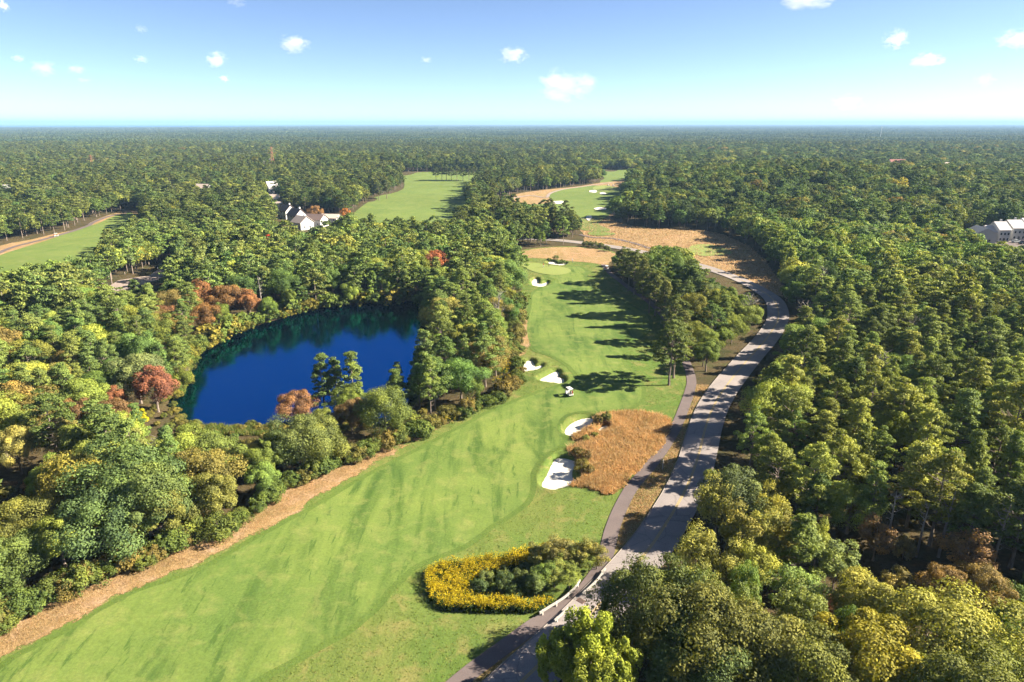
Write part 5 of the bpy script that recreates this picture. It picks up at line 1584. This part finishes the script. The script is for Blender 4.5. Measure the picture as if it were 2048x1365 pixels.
def cart_at(px, py, rz, label, **k):
    x, y, z = on_ground(px, py); make_cart(label, x, y, z + .12, rz, **k).scale = (.9, .9, .9)
cart_at(1138, 792, math.radians(112), 'white golf cart driving on the fairway beside the pine shadow')
cart_at(1217, 373, math.radians(20), 'white golf cart beyond the farther green, left of its neighbour')
cart_at(1227, 373, math.radians(20), 'white golf cart beyond the farther green, right of its neighbour')
cart_at(113, 474, math.radians(35), 'white golf cart on the cart path at the left edge')
cart_at(1213, 541, math.radians(60), 'white golf cart parked under the trees at the path end')

# ------------------------------------------------------------------ golfers
def skin_body(name, joints, edges, parent_mats, root_i, paint):
    me = bpy.data.meshes.new(name)
    me.from_pydata([j[:3] for j in joints], edges, [])
    o = bpy.data.objects.new(name, me); COL.objects.link(o)
    sk = o.modifiers.new('skin', 'SKIN'); sk.use_smooth_shade = True
    sub = o.modifiers.new('sub', 'SUBSURF'); sub.levels = 2; sub.render_levels = 2
    for i, j in enumerate(joints):
        sv = me.skin_vertices[0].data[i]; sv.radius = (j[3], j[4] if len(j) > 4 else j[3]); sv.use_root = (i == root_i)
    dg = bpy.context.evaluated_depsgraph_get()
    m2 = bpy.data.meshes.new_from_object(o.evaluated_get(dg))
    bpy.data.objects.remove(o)
    m2.materials.clear()
    for m in parent_mats: m2.materials.append(MATS[m])
    for p in m2.polygons:
        p.material_index = paint(p.center); p.use_smooth = True
    m2.name = name
    return m2

def golfer(label, px, py, rz, mats, bend, arms):
    x, y, z = on_ground(px, py)
    b = bend
    J = [(0, 0, .95, .15, .12), (.10 * b, 0, 1.18, .14, .11), (.30 * b, 0, 1.42 - .10 * b, .17, .12), (.38 * b, 0, 1.53 - .13 * b, .06), (.46 * b, 0, 1.64 - .17 * b, .095, .10), (.50 * b, 0, 1.74 - .19 * b, .085),
         (.01, .10, .90, .10), (.05 * b + .02, .13, .50, .075), (0, .14, .10, .05), (.16, .15, .04, .045),
         (.01, -.10, .90, .10), (.05 * b + .02, -.13, .50, .075), (0, -.14, .10, .05), (.16, -.15, .04, .045)]
    sh = J[2]
    for s in (1, -1):
        J += [(sh[0], s * .20, sh[2], .065)]
        if arms == 'putt': J += [(sh[0] + .18, s * .17, sh[2] - .28, .048), (sh[0] + .30, s * .04, sh[2] - .52, .036), (sh[0] + .33, s * .03, sh[2] - .60, .032)]
        else: J += [(sh[0] + .02, s * .27, sh[2] - .30, .048), (sh[0] + .08, s * .27, sh[2] - .56, .036), (sh[0] + .10, s * .26, sh[2] - .65, .034)]
    E = [(0, 1), (1, 2), (2, 3), (3, 4), (4, 5), (0, 6), (6, 7), (7, 8), (8, 9), (0, 10), (10, 11), (11, 12), (12, 13), (2, 14), (14, 15), (15, 16), (16, 17), (2, 18), (18, 19), (19, 20), (20, 21)]
    neck = J[3]
    hands = [J[17], J[21]]
    def paint(c):
        for h in hands:
            if math.dist(c, h[:3]) < .20: return 2
        if c.z > neck[2] - .01: return 2
        if c.z < .10: return 3
        return 0 if c.z > .97 else 1
    o = link('person', skin_body('body', J, E, mats, 0, paint))
    o.location = (x, y, z + .16); o.rotation_euler = (0, 0, rz)
    tag(o, label, 'person')
    hx, hz_ = J[4][0], J[4][2]
    cap = MB()
    rings = []
    for k in range(4):
        t = k / 4 * math.pi / 2; rings.append((math.cos(t) * .115, hz_ + .03 + math.sin(t) * .12))
    cap.tube([(hx, 0, r_[1]) for r_ in rings] + [(hx, 0, hz_ + .155)], [r_[0] for r_ in rings] + [.02], 10)
    cap.build('cap', MATS[mats[4]], o, smooth=True)
    if arms == 'putt':
        c = Matrix.Rotation(rz, 4, 'Z')
        r = empty('golf_club', (x, y, z + .16), rz, label.split(' on ')[0].replace('golfer', 'putter held by golfer'), 'golf club')
        MB().tube([(J[17][0] - .02, 0, J[17][2] + .12), (J[17][0] + .22, 0, .06)], .014, 6).build('shaft', MATS['tower_grey'], r)
        MB().box((J[17][0] + .23, .0, .04), (.05, .13, .05)).build('club_head', MATS['dark_metal'], r, bevel=.008)
golfer('golfer in red top and white trousers on the green', 1087, 536, math.radians(200), ['red_cloth', 'white_cloth', 'skin', 'black_cloth', 'red_cloth'], .25, 'side')
golfer('golfer in black bending over a putt on the green', 1098, 534.5, math.radians(160), ['black_cloth', 'black_cloth', 'skin', 'black_cloth', 'black_cloth'], 1.0, 'putt')
golfer('golfer in white shirt standing by the dry grass right of the shallow bunker', 1145, 526, math.radians(200), ['white_cloth', 'grey_cloth', 'skin', 'black_cloth', 'white_cloth'], .2, 'side')

def flagstick(px, py, label):
    x, y, z = on_ground(px, py)
    r = empty('flagstick', (x, y, z + .3), 0, label, 'flagstick')
    MB().tube([(0, 0, -.2), (0, 0, 2.6)], .03, 6).build('pole', MATS['white_paint'], r)
    MB().add([(0, -.015, 2.58), (.28, -.03, 2.50), (.58, .02, 2.36), (.30, .0, 2.20), (0, -.015, 2.12), (0, .015, 2.58), (.28, 0, 2.50), (.58, .05, 2.36), (.30, .03, 2.20), (0, .015, 2.12)],
             [(0, 1, 2, 3, 4), (9, 8, 7, 6, 5), (0, 5, 6, 1), (1, 6, 7, 2), (2, 7, 8, 3), (3, 8, 9, 4), (4, 9, 5, 0)]).build('flag', MATS['flag_yellow'], r)
flagstick(903, 395, 'flagstick with pale flag on the centre-left fairway')
flagstick(1212, 381, 'flagstick on the farther green below the two carts')

# ------------------------------------------------------------------ houses
def house(px, py, rz, w, d, h, rh, wallm, roofm, label, group=None, nwin=3, chimney=True, storeys=1, dz=0.0, name='house'):
    x, y, z = on_ground(px, py)
    if group == G1: w, d, h, rh = w * .85, d * .85, h * .85, rh * .85
    r = empty(name, (x, y, z + dz), math.radians(rz), label, 'house', group)
    # gable profile in y,z extruded along x (ridge along x)
    prof = [(-d / 2, -.6), (d / 2, -.6), (d / 2, h), (0, h + rh), (-d / 2, h)]
    vs = [(-w / 2, a, b) for a, b in prof] + [(w / 2, a, b) for a, b in prof]
    fs = [(0, 1, 2, 3, 4), (9, 8, 7, 6, 5)] + [(i, i + 5, (i + 1) % 5 + 5, (i + 1) % 5) for i in range(5)]
    MB().add(vs, fs).build('wall', MATS[wallm], r)
    t, ov = .18, .4
    sl = rh / (d / 2)
    rf = MB()
    for s in (-1, 1):
        a = [(0, h + rh + .02), (s * (d / 2 + ov), h - sl * ov + .02), (s * (d / 2 + ov), h - sl * ov + .02 + t), (0, h + rh + .02 + t)]
        rf.add([(-w / 2 - ov, p, q) for p, q in a] + [(w / 2 + ov, p, q) for p, q in a], [(0, 1, 2, 3), (7, 6, 5, 4), (0, 4, 5, 1), (1, 5, 6, 2), (2, 6, 7, 3), (3, 7, 4, 0)])
    ro = rf.build('roof', MATS[roofm], r)
    if chimney: MB().box((w * .22, d * .12, h + rh + .2), (.8, .8, 1.6)).build('chimney', MATS['wall_white'], ro)
    for st in range(storeys):
        zc = 1.5 + st * 2.6
        for k in range(nwin):
            xx = -w / 2 + w * (k + .5) / nwin
            if st == 0 and k == nwin // 2:
                dd = MB().box((xx, -d / 2 - .03, .95), (1.0, .10, 2.1)).build('door', MATS['dark_metal'], r); continue
            f = MB().box((xx, -d / 2 - .02, zc), (1.15, .10, 1.35)).build('window', MATS['white_paint'], r)
            MB().box((xx, -d / 2 - .06, zc), (.92, .06, 1.12)).build('pane', MATS['glass_dark'], f)
        for s in (-1, 1):
            for yy in (-d * .2, d * .2):
                f = MB().box((s * (w / 2 + .02), yy, zc), (.10, 1.05, 1.3)).build('window', MATS['white_paint'], r)
                MB().box((s * (w / 2 + .06), yy, zc), (.06, .84, 1.08)).build('pane', MATS['glass_dark'], f)
    return r
G1 = 'houses of the centre-left cluster'
house(575, 437, -38, 10, 9, 5.6, 4.0, 'wall_white', 'roof_brown', 'white house with dark brown gable roof, upper left of the cluster', G1, 3, True, 2)
house(595, 446, -38, 10, 9, 5.6, 4.0, 'wall_white', 'roof_brown', 'white house with dark brown gable roof in the middle of the cluster', G1, 3, True, 2)
house(606, 458, -38, 10, 10, 4.6, 3.6, 'wall_white', 'roof_tan', 'front white house with pale roof, lowest of the cluster', G1, 3, False, 1)
house(634, 452, -20, 12, 9, 4.6, 3.0, 'wall_white', 'roof_brown', 'white house behind the tan tree, right of the cluster', G1, 3, False, 1)
house(662, 444, -12, 12, 8, 3.0, 2.2, 'wall_white', 'roof_tan', 'low white building with tan roof at the right of the cluster', G1, 3, False, 1)
house(545, 392, 40, 9, 9, 8.6, 4.5, 'wall_grey', 'roof_grey', 'tall grey-white house above the tan roofed ones', G1, 2, False, 2)
house(550, 408, -15, 14, 9, 4.6, 3.0, 'wall_white', 'roof_tan', 'long tan roofed house left of the cluster, upper one', G1, 4, False, 1)
house(558, 420, -15, 11, 8, 3.6, 2.6, 'wall_white', 'roof_tan', 'small tan roofed house left of the cluster, lower one', G1, 3, False, 1)
G2 = 'white houses half hidden in the far woods'
house(408, 392, -15, 13, 9, 5.6, 3.4, 'wall_white', 'roof_tan', 'house with pale tan roof in the left woods', G2, 3, False, 2)
house(375, 390, 30, 8, 8, 3.8, 4.0, 'wall_white', 'roof_grey', 'small white gabled house left of the tan roofed one', G2, 2, False, 1)
house(348, 389, 25, 8, 7, 4.0, 3.0, 'wall_white', 'roof_tan', 'tiny white house at the yellow-green tree, far left', G2, 2, False, 1)
house(16, 392, 20, 10, 8, 5.0, 3.4, 'wall_white', 'roof_grey', 'white house in the trees at the far left edge', G2, 2, False, 2)
house(1793, 337, 5, 22, 12, 6.0, 5.0, 'wall_white', 'roof_red', 'white house with long red-brown roof in the far right woods', G2, 5, True, 2)
house(1892, 340, 15, 14, 11, 5.0, 3.8, 'wall_white', 'roof_tan', 'white house with pale roof right of the red roofed one', G2, 3, False, 1)
house(58, 646, 20, 8, 7, 3.0, 2.6, 'wall_white', 'roof_red', 'small cottage with reddish roof hidden in the left woods', G2, 2, True, 1)
G3 = 'row of white townhouses at the right edge'
for i, (px_, py_, w_, d_, lab) in enumerate([(1992, 482, 5.2, 10, 'townhouse left of the row middle with pale sloping roof'), (2020, 478, 6.4, 11, 'widest pale roofed townhouse of the row'), (2049, 474, 6.4, 11, 'townhouse cut by the right edge of the picture')]):
    house(px_, py_, 0, w_, d_, 6.0, 3.2, 'wall_white', 'roof_grey', lab, G3, 3, True, 2)
house(1958, 484, 78, 12, 9, 4.6, 2.6, 'wall_white', 'roof_grey', 'leftmost townhouse with shaded left roof slope', G3, 3, False, 1)
house(1972, 482, 0, 3.6, 9, 4.8, 2.6, 'wall_white', 'roof_grey', 'narrow townhouse between the leftmost one and its neighbour', G3, 2, False, 1)

def car(px, py, rz, mat, label):
    x, y, z = on_ground(px, py)
    r = empty('car', (x, y, z + .16), math.radians(rz), label, 'car', 'cars parked by the townhouses')
    MB().prism([(-2.15, .30), (2.1, .30), (2.2, .58), (2.05, .80), (1.1, .92), (-1.5, .95), (-2.1, .90), (-2.2, .60)], -.88, .88).build('body', MATS[mat], r, bevel=.05)
    MB().prism([(-1.55, .93), (1.05, .91), (.35, 1.42), (-.95, 1.46)], -.74, .74).build('cabin', MATS['glass_dark'], r, bevel=.04)
    MB().box((-.32, 0, 1.46), (1.25, 1.36, .06)).build('roof', MATS[mat], r, bevel=.02)
    for sx in (1.35, -1.35):
        for sy in (.80, -.80):
            w = MB().tube([(sx, sy - .11, .32), (sx, sy + .11, .32)], [.32, .32], 14).build('wheel', MATS['black_rubber'], r)
            MB().tube([(sx, sy - .12, .32), (sx, sy + .12, .32)], [.18, .18], 10).build('rim', MATS['car_silver'], w)
    for sy in (.6, -.6): MB().box((2.14, sy, .66), (.06, .34, .12)).build('headlight', MATS['white_paint'], r)
car(2032, 486, 12, 'car_silver', 'pale silver car parked below the townhouses')
car(2046, 489, 12, 'car_dark', 'dark car parked beside the pale silver one')
car(322, 537, 35, 'car_dark', 'dark car in the clearing of the left woods') 
bpy.context.view_layer.update()

# ------------------------------------------------------------------ masts, pylons, poles
def lattice(px, py, H, w0, label, mat='rust'):
    x, y, z = on_ground(px, py)
    r = empty('lattice_tower', (x, y, z), .5, label, 'pylon', 'rusty lattice pylons in the left woods')
    k = 8
    def corner(i, t): s = w0 / 2 * (1 - .82 * t); return ((-s, s, s, -s)[i], (-s, -s, s, s)[i], H * t)
    for i in range(4): MB().tube([corner(i, 0), corner(i, 1)], [.16, .10], 4).build('leg', MATS[mat], r)
    for j in range(k):
        b = MB()
        for i in range(4):
            b.tube([corner(i, j / k), corner((i + 1) % 4, (j + 1) / k)], .08, 4); b.tube([corner((i + 1) % 4, j / k), corner(i, (j + 1) / k)], .08, 4)
        b.build('brace', MATS[mat], r)
    for t, L in ((.80, 4.2), (.90, 3.4), (.98, 2.4)): MB().tube([(-L, 0, H * t), (L, 0, H * t)], .12, 4).build('cross_arm', MATS[mat], r)
    return x, y, z
a1 = lattice(188, 352, 22.0, 4.0, 'rusty lattice pylon above the far left fairway')
a2 = lattice(548, 352, 29.0, 4.5, 'taller rusty lattice pylon above the white houses')
def mast(px, py, H, r0, mat, label, arm=None, cat='pole', name='utility_pole'):
    x, y, z = on_ground(px, py)
    r = empty(name, (x, y, z), 0, label, cat)
    MB().tube([(0, 0, -.5), (0, 0, H)], [r0, r0 * .6], 6).build('shaft', MATS[mat], r)
    if arm: MB().box((0, 0, H * .93), (arm, .25, .3)).build('cross_arm', MATS[mat], r)
mast(531, 354, 16, .28, 'grey_wood', 'grey utility pole left of the taller pylon', 3.0)
mast(543, 353, 18, .28, 'grey_wood', 'grey utility pole directly left of the taller pylon', 3.0)
mast(275, 346, 15, .28, 'grey_wood', 'grey utility pole right of the shorter pylon', 3.0)
mast(1760, 279, 45, .8, 'white_paint', 'white mast in the far right woods', None, 'mast', 'radio_mast')
mast(375, 253.5, 118, 2.6, 'tower_grey', 'thin radio mast on the horizon above the sea', 9.0, 'mast', 'radio_mast')
for (px_, py_, H_, lab) in [(823, 249.6, 62, 'left dark tower on the horizon'), (831, 249.6, 62, 'right dark tower of the pair on the horizon')]:
    x, y, z = on_ground(px_, py_)
    r = empty('horizon_tower', (x, y, z), 0, lab, 'tower', 'towers on the horizon')
    MB().tube([(0, 0, 0), (0, 0, 20), (0, 0, H_)], [22, 14, 11], 10).build('shaft', MATS['tank_dark'], r)
    MB().tube([(0, 0, H_ + .5), (0, 0, H_ + 5)], [13, 9], 10).build('top', MATS['tank_dark'], r)
for k, (dz_, lab) in enumerate([(.80, 'lowest power line strung between the two pylons'), (.90, 'middle power line strung between the two pylons'), (.98, 'top power line strung between the two pylons')]):
    p0 = Vector((a1[0], a1[1], a1[2] + 22 * dz_)); p1 = Vector((a2[0], a2[1], a2[2] + 29 * dz_))
    ex = p0 + (p0 - p1) * .9
    pts = []
    for a_, b_ in ((ex, p0), (p0, p1)):
        for i in range(13):
            t = i / 12; q = a_.lerp(b_, t); q.z -= 5.0 * 4 * t * (1 - t); pts.append(q)
    o = MB().tube(pts, .06, 3).build('power_line', MATS['tower_grey'])
    tag(o, lab, 'power line', 'power lines of the left woods')

# ------------------------------------------------------------------ clouds (far outside the haze)
def m_cloud():
    m, nt, b = new_mat('cloud')
    nt.nodes.remove(b)
    out = nt.nodes['Material Output']
    tc = N(nt, 'ShaderNodeTexCoord')
    oi = N(nt, 'ShaderNodeAttribute', attribute_type='OBJECT', attribute_name='seed')
    de = N(nt, 'ShaderNodeAttribute', attribute_type='OBJECT', attribute_name='dens')
    ln = N(nt, 'ShaderNodeVectorMath', operation='LENGTH'); nt.links.new(tc.outputs['Object'], ln.inputs[0])
    ad = N(nt, 'ShaderNodeVectorMath', operation='ADD'); nt.links.new(tc.outputs['Object'], ad.inputs[0]); nt.links.new(oi.outputs['Vector'], ad.inputs[1])
    nz = noise(nt, ad.outputs[0], 1.9, 5, .62, .3)
    def M(op, a, b_, clamp=False):
        n = N(nt, 'ShaderNodeMath', operation=op); n.use_clamp = clamp
        for i, v in enumerate((a, b_)):
            if isinstance(v, (int, float)): n.inputs[i].default_value = v
            else: nt.links.new(v, n.inputs[i])
        return n.outputs[0]
    fall = M('SUBTRACT', 0.62, M('MULTIPLY', ln.outputs['Value'], .95))
    v = M('ADD', fall, M('MULTIPLY', M('SUBTRACT', nz, .5), 2.3))
    edge = M('MULTIPLY', M('SUBTRACT', 1.0, ln.outputs['Value'], True), 4.0, True)
    v = M('MULTIPLY', M('MULTIPLY', v, 2.2, True), edge)
    pv = N(nt, 'ShaderNodeVolumePrincipled')
    pv.inputs['Color'].default_value = (.90, .88, .88, 1); pv.inputs['Anisotropy'].default_value = 0.0
    nt.links.new(M('MULTIPLY', v, de.outputs['Fac']), pv.inputs['Density'])
    nt.links.new(pv.outputs[0], out.inputs['Volume'])
    return m
CLOUD = m_cloud()
bm = bmesh.new(); bmesh.ops.create_icosphere(bm, subdivisions=3, radius=1.0)
for v in bm.verts:
    n_ = v.co.copy(); v.co *= 1.0 + .05 * math.sin(5 * n_.x + 3 * n_.y) + .04 * math.sin(7 * n_.z + 4 * n_.x)
cloud_me = bpy.data.meshes.new('cloud'); bm.to_mesh(cloud_me); bm.free(); cloud_me.materials.append(CLOUD)
CL = [(587, 88, 66, 36, 'bright puffy white cloud left of the sky centre'), (432, 121, 48, 32, 'white puffy cloud above the sea mast'), (448, 158, 22, 14, 'small round cloud just below the puffy one above the mast'),
      (88, 138, 60, 32, 'wide pale cloud at the upper left'), (152, 139, 40, 20, 'cloud right beside the wide pale one at left'), (36, 117, 28, 16, 'small cloud above the wide pale one at left'),
      (282, 119, 30, 18, 'small cloud between wide pale cloud and the mast cloud'), (168, 161, 30, 11, 'flat wisp below the pale clouds at left'), (281, 58, 28, 18, 'faint small cloud high at the left'),
      (853, 120, 28, 13, 'little cloud near the sky centre'), (1027, 112, 64, 34, 'bright cloud at the sky centre'), (1135, 172, 136, 64, 'largest cloud, low at the sky centre'),
      (1615, 2, 118, 34, 'cloud cut by the top edge at right'), (1791, 79, 52, 40, 'square puffy cloud at the upper right'), (1855, 121, 72, 32, 'flat white cloud below the square one at right'),
      (2032, 80, 78, 42, 'cloud cut by the right edge'), (1970, 160, 48, 28, 'faint broken cloud low at right'), (1697, 205, 80, 34, 'pinkish cloud just above the horizon at right'),
      (1985, 206, 40, 18, 'faint cloud just above the horizon near the right edge'), (1890, 204, 66, 14, 'flat faint wisp above the horizon at right'), (6, 12, 28, 24, 'cloud cut by the upper left corner'),
      (475, 6, 44, 20, 'faint cloud at the top edge left of centre')]
for i, (px_, py_, w_, h_, lab) in enumerate(CL):
    dx, dy, dz = ray(px_, py_)
    t = (1350.0 - CAM_H) / dz if dz > 0 else 1
    t = min(t, 46000)
    loc = Vector((dx * t, dy * t, CAM_H + dz * t))
    k = t / FPX * .5
    faint = .22 if ('faint' in lab or 'wisp' in lab) else (.45 if 'pale' in lab or 'pinkish' in lab or 'little' in lab else 1.0)
    o = link('cloud', cloud_me); o.location = loc
    o.scale = (w_ * k * 1.22, w_ * k * 1.0, h_ * k * 1.28)
    o['seed'] = (i * 3.7, i * 1.9, i * 5.3); o['dens'] = 0.9 * faint / (w_ * k)
    tag(o, lab, 'cloud', 'small clouds')

# ------------------------------------------------------------------ haze
m, nt, b = new_mat('haze')
nt.nodes.remove(b)
pv = N(nt, 'ShaderNodeVolumePrincipled'); pv.inputs['Color'].default_value = (0.30, 0.49, 0.76, 1); pv.inputs['Density'].default_value = 9.0e-5; pv.inputs['Anisotropy'].default_value = 0.0
nt.links.new(pv.outputs[0], nt.nodes['Material Output'].inputs['Volume'])
hb = MB().box((0, 22500, 65.0), (81000, 46000, 140.0)).build('haze', m)
tag(hb, 'thin blue haze over the far woods', None, None, 'stuff')
